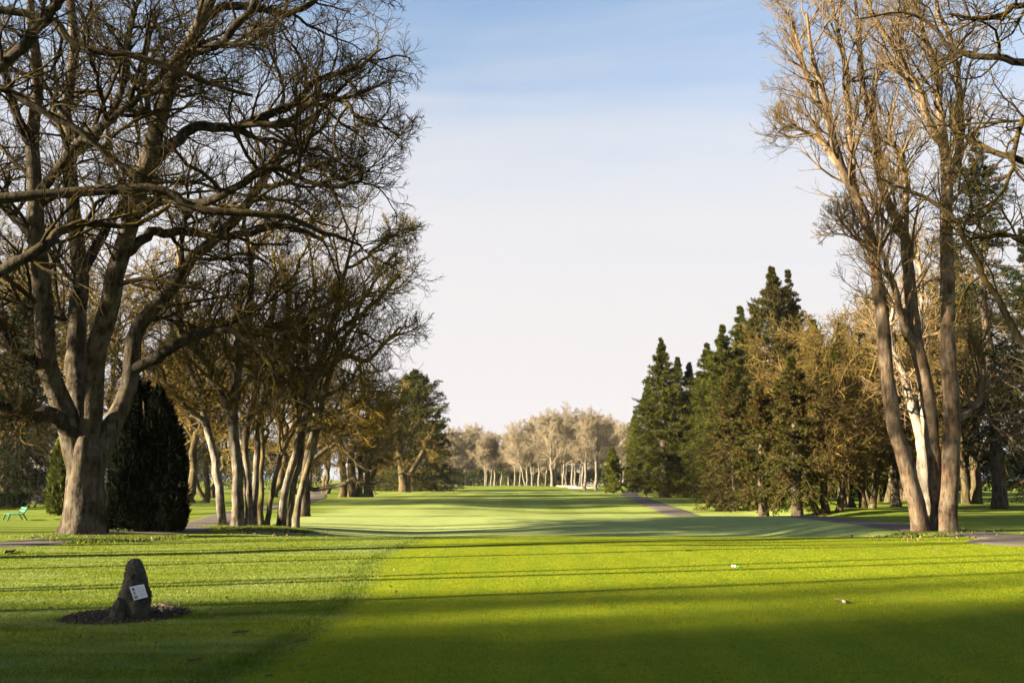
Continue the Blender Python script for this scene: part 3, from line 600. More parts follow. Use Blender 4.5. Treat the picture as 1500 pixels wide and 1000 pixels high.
def con_at(px,py,tpy,wpx,lab,mat,seed,Y=None,**k):
    if Y is None: x,y=G(px,py)
    else: y=Y; x=P(px,py,Y)[0]
    z=float(zi(x,y)); H=P(px,tpy,y)[2]-z; RM=wpx*y/F
    return conifer('spruce_tree',(x,y,z),lab,H,RM,M[mat],seed,**k)
gs='conifers lining the right side of the fairway'
con_at(898,722,655,20,'small yellow-green conifer at the far left end of the right-hand line','spruce_yellow',31,spr=.5,group=gs,skirt=.12,n=70)
con_at(932,721,600,26,'yellow-green spruce standing where the cart path bends','spruce_yellow',32,spr=.5,group=gs,skirt=.1,n=90)
con_at(973,728,494,62,'tall pointed green spruce with its bare trunk showing, leftmost tall one of the line','spruce',33,spr=.5,group=gs,n=150,skirt=.07,trunk_r=.45)
con_at(997,727,522,50,'green spruce close behind the tall pointed one, slightly shorter','spruce',34,Y=112,spr=.48,group=gs,n=130)
con_at(1014,733,530,46,'slender low-topped spruce in the dip of the conifer skyline','spruce',35,Y=98,spr=.42,group=gs,n=120)
con_at(1042,737,500,68,'green spruce with a narrow broken top, left of the twin-tipped group','spruce',36,Y=92,spr=.4,group=gs,n=140,double=1.2)
con_at(1066,742,474,78,'dark green spruce with lower twin tips in the middle of the line','spruce',37,Y=82,spr=.38,group=gs,n=150,double=1.3)
con_at(1143,744,388,118,'tallest spruce with two tips, rising above all others on the right','spruce_rust',38,Y=84,spr=.4,group=gs,n=200,double=1.4,trunk_r=.5,dens=1.15)
con_at(1077,747,530,70,'rusty brown-green spruce with drooping skirts reaching the grass','spruce_rust',39,Y=68,spr=.34,group=gs,n=150,skirt=.02,droop=.4)
con_at(1118,748,560,58,'short rusty spruce with a thick visible trunk, left of the mossy bare tree','spruce_rust',40,spr=.3,group=gs,n=120,skirt=.16,droop=.45,trunk_r=.3)
con_at(1167,751,520,70,'spruce with a split pale trunk below hanging boughs','spruce_rust',41,spr=.3,group=gs,n=130,skirt=.17,droop=.45,trunk_r=.33)
con_at(1234,749,500,75,'green conifer with dark trunk left of the big right-hand maple','spruce',42,Y=60,spr=.3,group=gs,n=120,skirt=.18,droop=.4,trunk_r=.28)
con_at(1313,745,470,80,'conifer with a short mottled trunk seen left of the big right-hand maple','spruce',43,Y=63,spr=.3,group=gs,n=120,skirt=.18,droop=.4,trunk_r=.28)
cf=[o_ for o_ in C.objects if o_.get('category')=='tree' and o_.name.startswith('spruce_tree')]
for q,(px,tpy,Y,k_,lab) in enumerate([(951,560,128,2,'green spruce filling in left of the tall pointed one'),(985,560,126,4,'green spruce behind the two leftmost tall ones'),(1028,545,116,2,'green spruce standing behind the skyline dip'),(1060,520,108,5,'green spruce behind the twin-tipped ones'),(1092,478,104,2,'green spruce against the left flank of the tallest'),(1112,450,98,6,'green spruce just left of and behind the tallest'),(1170,440,100,2,'green spruce right of and behind the tallest'),(1200,470,96,5,'dark spruce behind the broad mossy tree'),(1240,480,98,3,'dark spruce behind the ochre trees'),(1290,500,100,2,'dark spruce behind the leaning maple trunk'),(1180,560,80,9,'low rusty spruce under the mossy tree'),(1050,620,80,8,'low rusty spruce at the foot of the twin-tipped ones')]):
    p_=cf[k_]; x=P(px,700,Y)[0]; z=float(zi(x,Y)); H=P(px,tpy,Y)[2]-z; h0=max(v_.co.z for v_ in p_.children[0].data.vertices)
    dup(p_,(x,Y,z),q*1.9+.5,(H/h0*1.1,H/h0*1.1,H/h0),lab,gs)
gd='dark conifers at the right edge'
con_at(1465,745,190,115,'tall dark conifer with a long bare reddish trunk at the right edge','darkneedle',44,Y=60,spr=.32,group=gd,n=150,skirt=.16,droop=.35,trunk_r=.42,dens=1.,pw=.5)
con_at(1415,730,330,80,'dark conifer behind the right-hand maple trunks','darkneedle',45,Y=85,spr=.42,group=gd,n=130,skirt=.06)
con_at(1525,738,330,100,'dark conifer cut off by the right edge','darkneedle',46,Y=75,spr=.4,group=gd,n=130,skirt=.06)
gl='conifers left of the fairway'
con_at(606,718,540,74,'broad dark green conifer closing the left side of the fairway','spruce',47,Y=152,spr=.62,group=gl,n=260,skirt=.02,pw=.5,dens=1.2,trunk_r=.4,droop=.15)
con_at(560,716,590,50,'dark conifer behind the broad one, left of it','darkneedle',48,Y=160,spr=.62,group=gl,n=130,skirt=.03,pw=.6)
con_at(640,713,600,24,'small dark conifer at the foot of the broad one, next to the fairway','spruce',49,Y=165,spr=.6,group=gl,n=80,skirt=.03,pw=.5)
con_at(25,712,430,90,'dark hanging conifer at the left edge above the clubhouse','darkneedle',50,Y=62,spr=.34,group=gl,n=170,skirt=.12,droop=.45,pw=.5,trunk_r=.4)
con_at(-55,715,380,90,'dark conifer cut off by the left edge','darkneedle',51,Y=70,spr=.36,group=gl,n=140,skirt=.05,droop=.3)

# ------------------------------------------------------------------ leafy masses
def mass(name,loc,label,cat_,fn,n,sz,mat,seed,up=.6,parent=None,core=None,kind=None,trunk=None):
    "fn(u[n,3]) -> points; blades pointing outwards and up"
    rg=np.random.default_rng(seed); S,N=fn(rg,n); d=norm(N*.7+rg.normal(0,.45,S.shape)+np.array((0,0,up))); l=(sz*(.5+rg.random(n))*np.where(rg.random(n)<.05,1.9,1))[:,None]
    sd=norm(np.cross(d,rg.normal(0,1,S.shape)))*l*.13
    A=Acc(); A.tris(np.stack([S-sd*.5,S+d*l*.5+sd,S+d*l],1)); A.tris(np.stack([S+sd*.4,S+d*l,S+d*l*.55-sd],1))
    th=thing(name,loc,label,cat_)
    A.build('foliage',mat,th,smooth=False)
    if trunk:
        W=Acc()
        for q in range(trunk[0]):
            a_=q*2.4; e=np.array((math.cos(a_),math.sin(a_),0))
            p,r=stem_path(rg,e*.15+np.array((0,0,-.1)),e*trunk[2]+np.array((0,0,trunk[1])),10,.2,trunk[3],.02); W.tubes(p[None],r[None],7)
        W.build('stem',M['sprucebark'],th)
    return th
def column(H,Rm,lump=.16,ph=0,flat=1.,ns=13,slope=0.):
    rq=np.random.default_rng(int(ph*100)+7); a0=np.arange(ns)*2.4; rr0=Rm*.62*np.sqrt((np.arange(ns)+.3)/ns); cx=rr0*np.cos(a0); cy=rr0*np.sin(a0)*flat
    hh=H*(1-.2*(rr0/Rm)**1.5-.34*rq.random(ns)-slope*cx/Rm); hh*=H/hh.max(); rw=Rm*(.3+.16*rq.random(ns))
    def f(rg,n):
        k=rg.integers(0,ns,n); u=rg.random(n)**.85; az=rg.random(n)*6.28
        prof=np.clip(1-u**3,0,1)**.8*np.where(u<.1,.8+2*u,1)
        r=rw[k]*prof*(1+lump*np.sin(az*5+u*9+k)+lump*.8*np.sin(az*3+u*31+k*2))*(1-.3*rg.random(n)**2)
        return np.stack([cx[k]*(1-.25*u)+r*np.cos(az),cy[k]*(1-.25*u)+r*np.sin(az),u*hh[k]],-1),np.stack([np.cos(az),np.sin(az),0*az],-1)
    return f
b=base(205,786); b2=b.copy()
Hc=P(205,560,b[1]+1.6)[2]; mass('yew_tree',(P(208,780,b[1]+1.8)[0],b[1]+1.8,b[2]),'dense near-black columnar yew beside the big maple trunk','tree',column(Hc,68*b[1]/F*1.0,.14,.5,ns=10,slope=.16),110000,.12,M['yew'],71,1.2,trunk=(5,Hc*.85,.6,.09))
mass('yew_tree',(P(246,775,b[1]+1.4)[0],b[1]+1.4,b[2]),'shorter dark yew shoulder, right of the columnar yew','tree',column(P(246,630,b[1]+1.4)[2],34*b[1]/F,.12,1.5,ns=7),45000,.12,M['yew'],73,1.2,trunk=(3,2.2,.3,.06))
y=48.; x=P(88,740,y)[0]; mass('shrub',(x,y,float(zi(x,y))),'narrow yellow-tinged evergreen left of the big maple trunk','shrub',column(P(88,640,y)[2],18*y/F,.14),14000,.2,M['shrub'],72,1.,trunk=(3,3,.3,.06))
def slab(w,dp,h,ph=0):
    def f(rg,n):
        x=(rg.random(n)-.5)*w; yy=(rg.random(n)-.5)*dp; top=h*(.82+.12*np.sin(x*.35+ph)+.08*np.sin(x*.9+2*ph)); z=rg.random(n)**.6*top
        N=np.stack([0*x,yy/dp*2,z/h],-1); return np.stack([x,yy,z],-1),N
    return f
def hedge(px0,px1,Y,h,lab,n,sz,mat,seed):
    x0=P(px0,705,Y)[0]; x1=P(px1,705,Y)[0]; cx=(x0+x1)/2
    return mass('hedge',(cx,Y,float(zi(cx,Y))),lab,'hedge',slab(x1-x0,1.6 if Y<100 else 4,h,seed),n,sz,mat,seed,.4)
hedge(625,735,262,4.6,'long olive hedge behind the far row, left part',16000,.5,M['hedge'],81)
hedge(735,822,258,4.8,'darker olive hedge behind the far row, middle part',14000,.5,M['hedge'],82)
hedge(822,935,262,4.6,'low hedge before the pale far house',16000,.5,M['hedge'],83)
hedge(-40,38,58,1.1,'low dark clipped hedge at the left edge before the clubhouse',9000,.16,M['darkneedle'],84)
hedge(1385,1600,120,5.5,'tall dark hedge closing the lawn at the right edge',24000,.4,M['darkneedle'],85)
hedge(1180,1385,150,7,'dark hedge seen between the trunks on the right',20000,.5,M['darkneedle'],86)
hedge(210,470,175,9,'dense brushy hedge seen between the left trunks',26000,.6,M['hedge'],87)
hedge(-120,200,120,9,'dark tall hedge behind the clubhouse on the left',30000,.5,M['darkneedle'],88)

# ------------------------------------------------------------------ bare trees that fill behind both sides
gb='bare brownish trees of the wood behind the left cluster'
midlv=vlev(.34,(14,8,7,3),.05,(.04,.025,.018,.014),.22,.75)
BK=[(268,748,400,56,0),(288,735,430,75,1),(310,730,450,95,2),(240,738,380,70,2),(355,726,470,105,1),(400,728,440,100,0),(440,724,480,120,2),(475,722,500,125,1),(540,718,560,140,0),(180,735,330,72,1),(120,735,300,75,0),(50,732,280,80,2),(-10,740,300,66,1)]
desc=['with a leaning grey trunk left of the path','with twin stems in the deep background left of the path','with three stems behind the leaning pale trunk','with three stems above the dark yew','with twin stems behind the thick pale trunk','with one stem between the slim pale trunks','with three stems above the low dark bough','with twin stems left of the five-trunk clump','with one stem just left of the broad conifer','with twin stems behind the columnar yew','with one stem behind the big maple trunk','with three stems above the clubhouse','cut off by the left edge']
protoB={}
for q,(px,py,ty,Y,v) in enumerate(BK):
    x=P(px,py,Y)[0]; z=float(zi(x,Y)); H=P(px,ty,Y)[2]-z; lab='bare brownish tree '+desc[q]
    if v not in protoB:
        st=[[(0,0,.5,0,1,1)],[(-.4,0,-1.6,.4,1,1),(.5,.2,1.5,-.3,.95,.85)],[(-.7,0,-2.2,0,.95,.9),(0,.3,.3,.8,1,1),(.8,0,2.4,-.4,.9,.85)]][v]
        protoB[v]=(bare_tree('bare_tree',(x,Y,z),lab,'tree',H,st,.26,M['ochre'],midlv,90+v,gb,t0=.22,sides=10,endr=.04),H)
    else:
        p_,h=protoB[v]; s=H/h; dup(p_,(x,Y,z),rf.random()*6.28,s,lab,gb)
gr_='mossy ochre bare trees behind the right-hand maple'
RB=[(1212,746,440,56,2,'broad ochre mossy bare tree spreading over the spruces'),(1262,742,410,60,2,'tall ochre bare tree left of the big right-hand maple'),(1285,738,420,76,1,'ochre bare tree seen between conifers and the leaning maple trunk'),(1335,735,400,80,0,'ochre bare tree directly behind the maple trunks'),(1420,735,330,70,1,'ochre bare tree right of the maple trunks')]
rlev=vlev(.42,(18,10,8,3),.0,(.035,.022,.016,.013),.28,.95); pr=None
for q,(px,py,ty,Y,v,lab) in enumerate(RB):
    x=P(px,py,Y)[0]; z=float(zi(x,Y)); H=P(px,ty,Y)[2]-z
    if q==0:
        pr=(bare_tree('mossy_tree',(x,Y,z),lab,'tree',H,[(-.5,0,-2.4,0,.9,.9),(0,.3,.3,.8,1,1),(.6,0,3.0,-.4,.9,.85)],.22,M['ochredark'],rlev,120,gr_,t0=.16,sides=10,endr=.04,h1=.82,stemwob=.14),H)
    else: dup(pr[0],(x,Y,z),rf.random()*6.28,(H/pr[1]*.9,H/pr[1]*.9,H/pr[1]),lab,gr_)

# ------------------------------------------------------------------ right-hand maple with three stems
LR=LV(3.6,(13,7,6,3),wob=.17,up=(.14,.10,.09,.08),ang=.55,rmin=(.018,.010,.007,.0055))
hand_tree('maple_tree',(1372,780),'very tall bare maple with three long grey stems beside the cart path','tree',
  [[(1351,782,0,12.5),(1342,735,0,12),(1330,683,0,11.5),(1318,638,0,11),(1309,590,0,10.5),(1299,510,0,10),(1292,440,0,9),(1281,385,0,8.5),(1272,336,0,8),(1258,292,0,7.5),(1236,246,0,6.5),(1222,200,-.3,5.5),(1206,150,-.5,4.5),(1178,85,-.8,3),(1165,20,-1,1.8)],
   [(1375,776,.4,12),(1373,725,.4,10.5),(1369,670,.4,10),(1364,610,.4,10),(1356,550,.4,10),(1345,505,.4,10),(1339,440,.5,9),(1335,390,.6,8.5),(1328,340,.6,7.5),(1306,292,.8,6.5),(1292,250,1,5.8),(1288,192,1.2,5),(1272,135,1.4,4),(1262,60,1.6,3),(1250,-20,1.8,1.8)],
   [(1386,779,0,14),(1389,725,0,12.5),(1391,665,0,12),(1392,600,0,11.5),(1392,530,0,11),(1391,455,0,10),(1391,395,0,10),(1389,330,0,9),(1388,270,0,8.5),(1384,220,0,7.5),(1376,165,0,6.5),(1372,100,0,5),(1350,40,.3,4),(1335,-40,.6,2.5)]],
  M['rightmaple'],LR,130,sq=(1225,.72,-1),K=44,t0=np.array([.42,.45,.5]),sides=18,wob=.02,flare=.22,
  limbs=[[(1384,225,0,6.5),(1356,180,-.5,6),(1344,136,-.8,5),(1318,88,-1.2,4),(1290,40,-1.5,3),(1262,-10,-1.8,1.8)],
         [(1388,270,0,6.5),(1407,222,.4,6.5),(1405,140,.8,5.5),(1396,80,1,4.5),(1378,20,1.2,3),(1370,-60,1.4,2)],
         [(1236,246,0,5),(1190,200,.5,4),(1160,190,.8,3),(1130,185,1,2.2),(1112,180,1.2,1.3)],
         [(1258,292,0,5),(1246,215,.6,5),(1238,130,1,4),(1228,60,1.3,3),(1215,0,1.6,2)],
         [(1222,200,-.3,4.5),(1190,140,0,4),(1165,110,.3,3.4),(1140,60,.5,2.4),(1130,30,.6,1.4)],
         [(1345,505,.4,7),(1325,470,0,6.5),(1313,440,-.4,5),(1300,400,-.8,4),(1286,350,-1,3),(1283,290,-1,2)],
         [(1328,340,.6,5.5),(1326,280,.3,5),(1318,240,0,4.5),(1302,200,-.2,3),(1310,150,-.4,2)],
         [(1281,385,0,3),(1258,355,-.6,2.2),(1238,335,-1,1.6),(1225,322,-1.2,1)],
         [(1391,610,.2,6),(1410,600,.6,5),(1430,585,1,4.5),(1438,560,1.3,3.6),(1430,520,1.6,2.4),(1450,470,1.9,1.6)]])
hand_tree('pale_tree',(1361,748),'pale cream forked trunk standing behind the three-stemmed maple','tree',
  [[(1361,749,0,11),(1357,700,0,10),(1352,650,0,9),(1340,610,0,7),(1330,580,0,6),(1318,540,0,5),(1305,505,0,4),(1310,440,0,2.5)],[(1352,655,0,7),(1354,600,0,6.5),(1350,540,0,5.5),(1346,480,0,4),(1352,420,0,3),(1345,370,0,2)]],M['pale'],LV(3.6,(11,8,6),rmin=(.03,.02,.014)),131,t0=.4,D=50.)
# tree outside the right edge whose boughs enter the picture
D2=23.
b=np.array((14.6,D2,0.)); b[2]=zi(b[0],b[1]); th=thing('maple_tree',b,'tree at the right edge whose mossy boughs arch into the sky','tree')
rg=np.random.default_rng(140); A=Acc(); p,r=stem_path(rg,b-np.array((0,0,.2)),b+np.array((.2,0,13)),24,.2,.4,.14); trunk_tube(A,p,r,9,18,.4,5,1,.05); A.build('trunk',M['limb'],th,origin=b)
L=[[(1660,150,D2,9),(1580,115,D2,8.5),(1500,96,D2,8),(1460,92,D2,7),(1422,86,D2,6),(1396,70,D2,5),(1370,45,D2,3.6),(1330,25,D2,2.6),(1260,28,D2,1.5)],
   [(1660,300,D2,8),(1570,262,D2,7.5),(1500,242,D2,7),(1460,224,D2+.4,6),(1430,208,D2+.7,5),(1400,190,D2+1,3.6),(1395,150,D2+1.2,2)],
   [(1680,640,D2,9),(1560,560,D2,8),(1497,500,D2,7.5),(1460,435,D2+.3,6.5),(1438,398,D2+.6,6),(1416,360,D2+.8,5.5),(1404,326,D2+1,5),(1360,288,D2+1.2,4),(1324,276,D2+1.4,3),(1290,262,D2+1.6,1.6)],
   [(1660,80,D2,8),(1560,20,D2-.5,7),(1490,10,D2-.8,6.5),(1440,30,D2-1,4.5),(1390,20,D2-1.2,3)],
   [(1660,200,D2,7),(1560,190,D2,6),(1500,170,D2,5.5),(1480,250,D2,4),(1450,300,D2,3),(1420,330,D2,2)],
   [(1660,420,D2,7),(1580,400,D2,6),(1510,350,D2-.3,5),(1460,340,D2-.6,4),(1420,350,D2-.9,2.4)]]
L=[[(a_,b_,c_,d_*.72) for a_,b_,c_,d_ in l_] for l_ in L]
PS,RS=limbs3d(L,28); PS[:,2:]=wobble(rg,PS,.03)[:,2:]
for q in range(len(L)):
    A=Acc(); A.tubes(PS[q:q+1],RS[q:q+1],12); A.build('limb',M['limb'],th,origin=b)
A=Acc(); c1=spawn(rg,PS,RS,11,.3,.99,.8,.25,8,L=2.,rf=.55,wob=.24,up=.05,tfall=.5); A.tubes(*c1,6)
c2=spawn(rg,*c1,7,.15,.99,.8,.25,6,lf=.55,wob=.26,up=.04,rmin=.008); A.tubes(*c2,4)
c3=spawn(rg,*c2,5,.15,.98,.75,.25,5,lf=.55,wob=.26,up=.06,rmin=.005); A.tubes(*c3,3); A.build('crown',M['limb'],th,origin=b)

# trees outside the frame on the sun side: they throw the long shadows over the tee
SUN_AZ=R(71); SUN_EL=R(15.5)   # shadows run towards (sin az, cos az)
sd=np.array((math.sin(SUN_AZ),math.cos(SUN_AZ)))
gsd='trees beyond the left edge that shade the tee'
OFF=[(600,819,13,0,19),(585,845,12,1,20),(560,874,11,0,18),(640,800,15,1,20)]
pt={}
for q,(px,py,back,v,H) in enumerate(OFF):
    g_=np.array(G(px,py))-sd*back; z=float(zi(*g_)); lab='tall slim bare tree left of the view, its trunk shadow crosses the tee, '+['second farthest','third farthest','nearest','farthest'][q]
    if v not in pt: pt[v]=(bare_tree('bare_tree',(g_[0],g_[1],z),lab,'tree',H,[[(0,0,.3,0,1,1)],[(0,-.22,.2,-.9,1,1),(.3,.25,.2,1.1,.95,.8)]][v],.13,M['grey'],vlev(.2,(14,7,6),.08,(.03,.02,.014),.15,.6),170+v,gsd,t0=.62,sides=9,endr=.04,stemwob=.12),H)
    else: dup(pt[v][0],(g_[0],g_[1],z),q*1.3,H/pt[v][1],lab,gsd)
OFF2=[(x_,y0-(-x_)*.344,v_,H_) for x_,y0,v_,H_ in ((-40,1.5,1,20),(-44,6,2,22),(-48,9,1,21),(-58,0,2,26),(-60,4,2,27),(-62,7.5,1,26),(-59,10.5,0,22),(-74,2,2,30),(-76,6.5,1,31),(-73,10,0,26))]
for q,(x,y,v,H) in enumerate(OFF2):
    p_,h=protoB[v]; dup(p_,(x,y,float(zi(x,y))),q*2.1,(H/h*1.2,H/h*1.2,H/h),'bare tree in the wood behind the viewer, '+ORD[q]+' counted from the lawn',gsd)
for q,(x,y,H,w_) in enumerate([(-26,27.5,17,1.9),(-31,19.5,18,2.1),(-28,31,17,1.9),(-36,26,21,2.2)]):  # added out of view: crowns stretched sideways to shade the big maple's limbs
    p_,h=pt[1]; dup(p_,(x,y,float(zi(x,y))),q*1.7,(H/h*w_,H/h*w_,H/h),'unseen bare tree off the left edge, widened to shade the maple limbs, '+['nearest','second','third','farthest'][q],gsd)
for q,(x,y,H,RM) in enumerate([(-58,-16,28,4.6),(-24,-9,15,3.5)]):  # unseen conifers, added to darken the near turf and lower left corner
    conifer('spruce_tree',(x,y,float(zi(x,y))),'unseen conifer added left behind the viewer for foreground shade, '+['taller of two','shorter of two'][q],H,RM,M['spruce'],150+q,n=85,spr=.5,group=gsd,dens=.7)
for q,(x,y,H) in enumerate([(-54,-4.5,22),(-43,-5.5,20)]):  # unseen, added for shade: high crowns darken only the right of the tee
    conifer('pine_tree',(x,y,float(zi(x,y))),'unseen pine left of the viewer, crown set high for shade, '+['farther','nearer'][q]+' of the two',H,4.6,M['spruce'],160+q,n=26,spr=.5,group=gsd,skirt=.6,pw=.4,dens=.6)

# ------------------------------------------------------------------ clubhouse, far house
M['cream']=plain('cream_wall',(.22,.215,.19),.8); M['white']=plain('white_paint',(.36,.35,.33),.5); M['roof']=plain('roof_shingle',(.09,.085,.08),.9,.3,30); M['dark']=plain('dark_glass',(.02,.022,.025),.2)
def house(loc,w,d,h,rh,label,rz=0,posts=(),wins=()):
    th=thing('house',loc,label,'house',rz=rz)
    A=Acc(); A.box((0,0,h/2),(w,d,h)); A.build('wall',M['cream'],th,False)
    A=Acc(); e=.9; x0,x1=-w/2-e,w/2+e; y0,y1=-d/2-e,d/2+e
    V=[(x0,y0,h+.12),(x1,y0,h+.12),(x1,y1,h+.12),(x0,y1,h+.12),(x0+d*.45,0,h+rh),(x1-d*.45,0,h+rh)]
    A.add(V,Q=[(0,1,5,4),(2,3,4,5)],T=[(3,0,4),(1,2,5)]); A.add([v for v in V[:4]],Q=[(3,2,1,0)]); rf_=A.build('roof',M['roof'],th,False)
    A=Acc(); A.box((0,y0-.03,h),(x1-x0+.1,.06,.26)); A.box((x1+.03,0,h),(.06,y1-y0,.26)); A.build('fascia',M['white'],rf_,False)
    for px_,py_ in posts:
        A=Acc(); A.box((px_,py_,h/2),(.22,.22,h)); A.build('post',M['white'],th,False)
    for wx,wz,ww,wh in wins:
        A=Acc()
        for sx_,sz_,bw,bh in ((0,wh/2,ww+.2,.1),(0,-wh/2,ww+.2,.1),(-ww/2,0,.1,wh),(ww/2,0,.1,wh),(0,0,.06,wh)): A.box((wx+sx_,-d/2-.05,wz+sz_),(bw,.1,bh))
        fr=A.build('window',M['white'],th,False); A=Acc(); A.box((wx,-d/2-.012,wz),(ww,.02,wh)); A.build('pane',M['dark'],fr,False)
    return th
y=72.; x=P(40,705,y)[0]; house((x-.8,y+4,float(zi(x,y))),4.6,6,1.9,1.6,'small cream clubhouse with a white fascia behind the left lawn',0,[(2.9,-3.6)],[(.8,1.2,.7,.8)])
y=268.; x=P(868,705,y)[0]; house((x,y+5,float(zi(x,y))),16,9,3.6,2.6,'pale house with white windows glimpsed behind the far trees',0,(),[(-5.5,2,1.6,1.6),(-2,2,1.6,1.6),(1.5,2,1.6,1.6),(5.2,2,1.6,1.6)])

# ------------------------------------------------------------------ bench
M['green']=plain('green_paint',(.02,.11,.065),.6)
bb=base(22,761.5)
bench=thing('park_bench',bb,'low green slatted park bench on the lawn at the left edge','bench'); bench.scale=(1.05,1.05,.6)
Ld=np.array((.57,-.82,0)); Fd=np.array((-.82,-.57,0)); Z=np.array((0,0,1.)); ROT=np.stack([Ld,Fd,Z],1)
def bar(A,a,b,w,h):
    a=np.array(a,float);b=np.array(b,float); a=ROT@a; b=ROT@b; d=b-a; L_=np.linalg.norm(d); u=d/L_; s_=norm(np.cross(u,Z+1e-3)); t_=np.cross(s_,u)
    A.box((a+b)/2,(L_,w,h),np.stack([u,s_,t_],1))
A=Acc()
for k_ in range(4): bar(A,(-.66,.28-k_*.14,.46),(.66,.28-k_*.14,.46),.1,.035)
A.build('seat',M['green'],bench,False)
A=Acc()
for k_ in range(2): bar(A,(-.66,-.27-k_*.05,.66+k_*.17),(.66,-.27-k_*.05,.66+k_*.17),.035,.13)
A.build('backrest',M['green'],bench,False)
for sx_ in (-.55,.55):
    A=Acc(); bar(A,(sx_,.27,.45),(sx_,.36,0),.05,.05); A.build('leg',M['green'],bench,False)
    A=Acc(); bar(A,(sx_,-.2,.45),(sx_,-.36,0),.05,.05); bar(A,(sx_,-.2,.44),(sx_,-.35,.92),.04,.05); A.build('leg',M['green'],bench,False)
    A=Acc(); bar(A,(sx_,.3,.43),(sx_,-.24,.43),.05,.04); A.build('seat_frame',M['green'],bench,False)

# ------------------------------------------------------------------ memorial rock, plaque, mulch bed
t=NT('rock'); o=t.obj(); n=t.noise(o,5,6,.65); n2=t.noise(o,26,5,.7); n3=t.noise(o,2.,3)
c=t.mix(t.ramp(n,(.35,0.),(.68,1.)),(.02,.018,.014),(.07,.066,.05)); c=t.mix(t.ramp(n2,(.56,0.),(.68,.8)),c,(.12,.115,.085)); c=t.mix(t.ramp(n3,(.5,0.),(.7,.6)),c,(.05,.07,.02))
t.bsdf(c,.9,t.bump(t.math('ADD',t.math('ADD',n,t.math('MULTIPLY',n2,.5)),t.math('MULTIPLY',t.noise(t.map(o,(2.2,2.2,.8)),6,6,.75,1.),1.2)),1.,.06),.15); M['rock']=t.m
rb=base(192,906); Dr=float(rb[1]); pxm=Dr/F
def rock_mesh(prof,depthf,seed,nang=44,exp=2.6):
    "prof: list of (z, xleft, xright, depth centre, half depth) in metres"
    pr=np.array(prof); k=46; zz=np.linspace(0,len(pr)-1,k); I=np.clip(zz.astype(int),0,len(pr)-2); u=(zz-I)[:,None]; u=u*u*(3-2*u)*.5+u*.5; r=pr[I]*(1-u)+pr[I+1]*u
    rs=np.random.default_rng(seed); ph=rs.random(12)*6.28; th=np.arange(nang)/nang*2*pi; V=[]
    for q in range(k):
        z_,xl,xr,yc,hd=r[q]; cx=(xl+xr)/2; hw=(xr-xl)/2
        c_,s_=np.cos(th),np.sin(th); f=(np.abs(c_)**exp+np.abs(s_)**exp)**(-1/exp)
        nz=.09*np.sin(2*th+z_*5+ph[5])+.06*(.5-np.abs(np.sin(2.5*th+z_*6+ph[6])))+.05*np.sin(3*th+z_*9+ph[0])+.04*np.sin(5*th-z_*15+ph[1])+.03*np.sin(9*th+z_*31+ph[2])+.025*np.sin(14*th-z_*47+ph[3])+.028*rs.normal(0,1,nang)*(.6+.4*math.sin(z_*23))
        f=f*(1+nz); V.append(np.stack([cx+hw*f*c_,yc+hd*f*s_,np.full(nang,z_)+.008*np.sin(6*th+ph[4])],-1))
    V=np.array(V); A=Acc(); j=np.arange(k-1)[:,None]*nang; a_=np.arange(nang)[None]; b_=(a_+1)%nang
    A.add(V,np.stack([j+a_,j+b_,j+nang+b_,j+nang+a_],-1)); top=V[-1].mean(0)+np.array((0,0,.006)); A.add(np.vstack([V[-1],top[None]]),T=[(q,(q+1)%nang,nang) for q in range(nang)])
    return A
RZ=math.atan2(-rb[0],rb[1]); CX_=math.cos(RZ)
def X(px): return (px-195.5)*pxm*CX_*(1.)
def Zp(py): return (906-py)*pxm
rk=thing('memorial_rock',rb,'upright dark standing stone with a tilted white plaque','rock')
prof=[(-.08,X(176),X(220),0,.2),(Zp(900),X(176),X(219.5),0,.2),(Zp(884),X(176),X(221),0.01,.19),(Zp(872),X(174.5),X(223.5),.02,.18),(Zp(862),X(178.5),X(219.5),.03,.17),(Zp(850),X(181),X(217.5),.04,.15),(Zp(840),X(183.5),X(213.5),.05,.13),(Zp(831),X(184.5),X(209.5),.055,.1),(Zp(826.5),X(186.5),X(206),.06,.075),(Zp(824),X(190),X(203),.06,.05),(Zp(823.3),X(195),X(201),.06,.02)]
rock_mesh(prof,1,5).build('stone',M['rock'],rk)
sb=base(171,908); sb[1]-=.03
st=thing('boulder',sb,'smaller brownish boulder leaning against the left foot of the memorial stone','rock')
def X2(px): return (px-174)*pxm*CX_
rk.rotation_euler=(0,0,RZ); st.rotation_euler=(0,0,RZ)
rock_mesh([(-.06,X2(164),X2(186),0,.14),(.02,X2(163.5),X2(187),0,.14),(.1,X2(165.5),X2(187),0.01,.12),(.17,X2(168.5),X2(186),.02,.1),(.22,X2(171),X2(184),.03,.08),(.255,X2(174),X2(181),.03,.05),(.265,X2(176),X2(179),.03,.015)],1,8).build('stone',M['rock'],st)
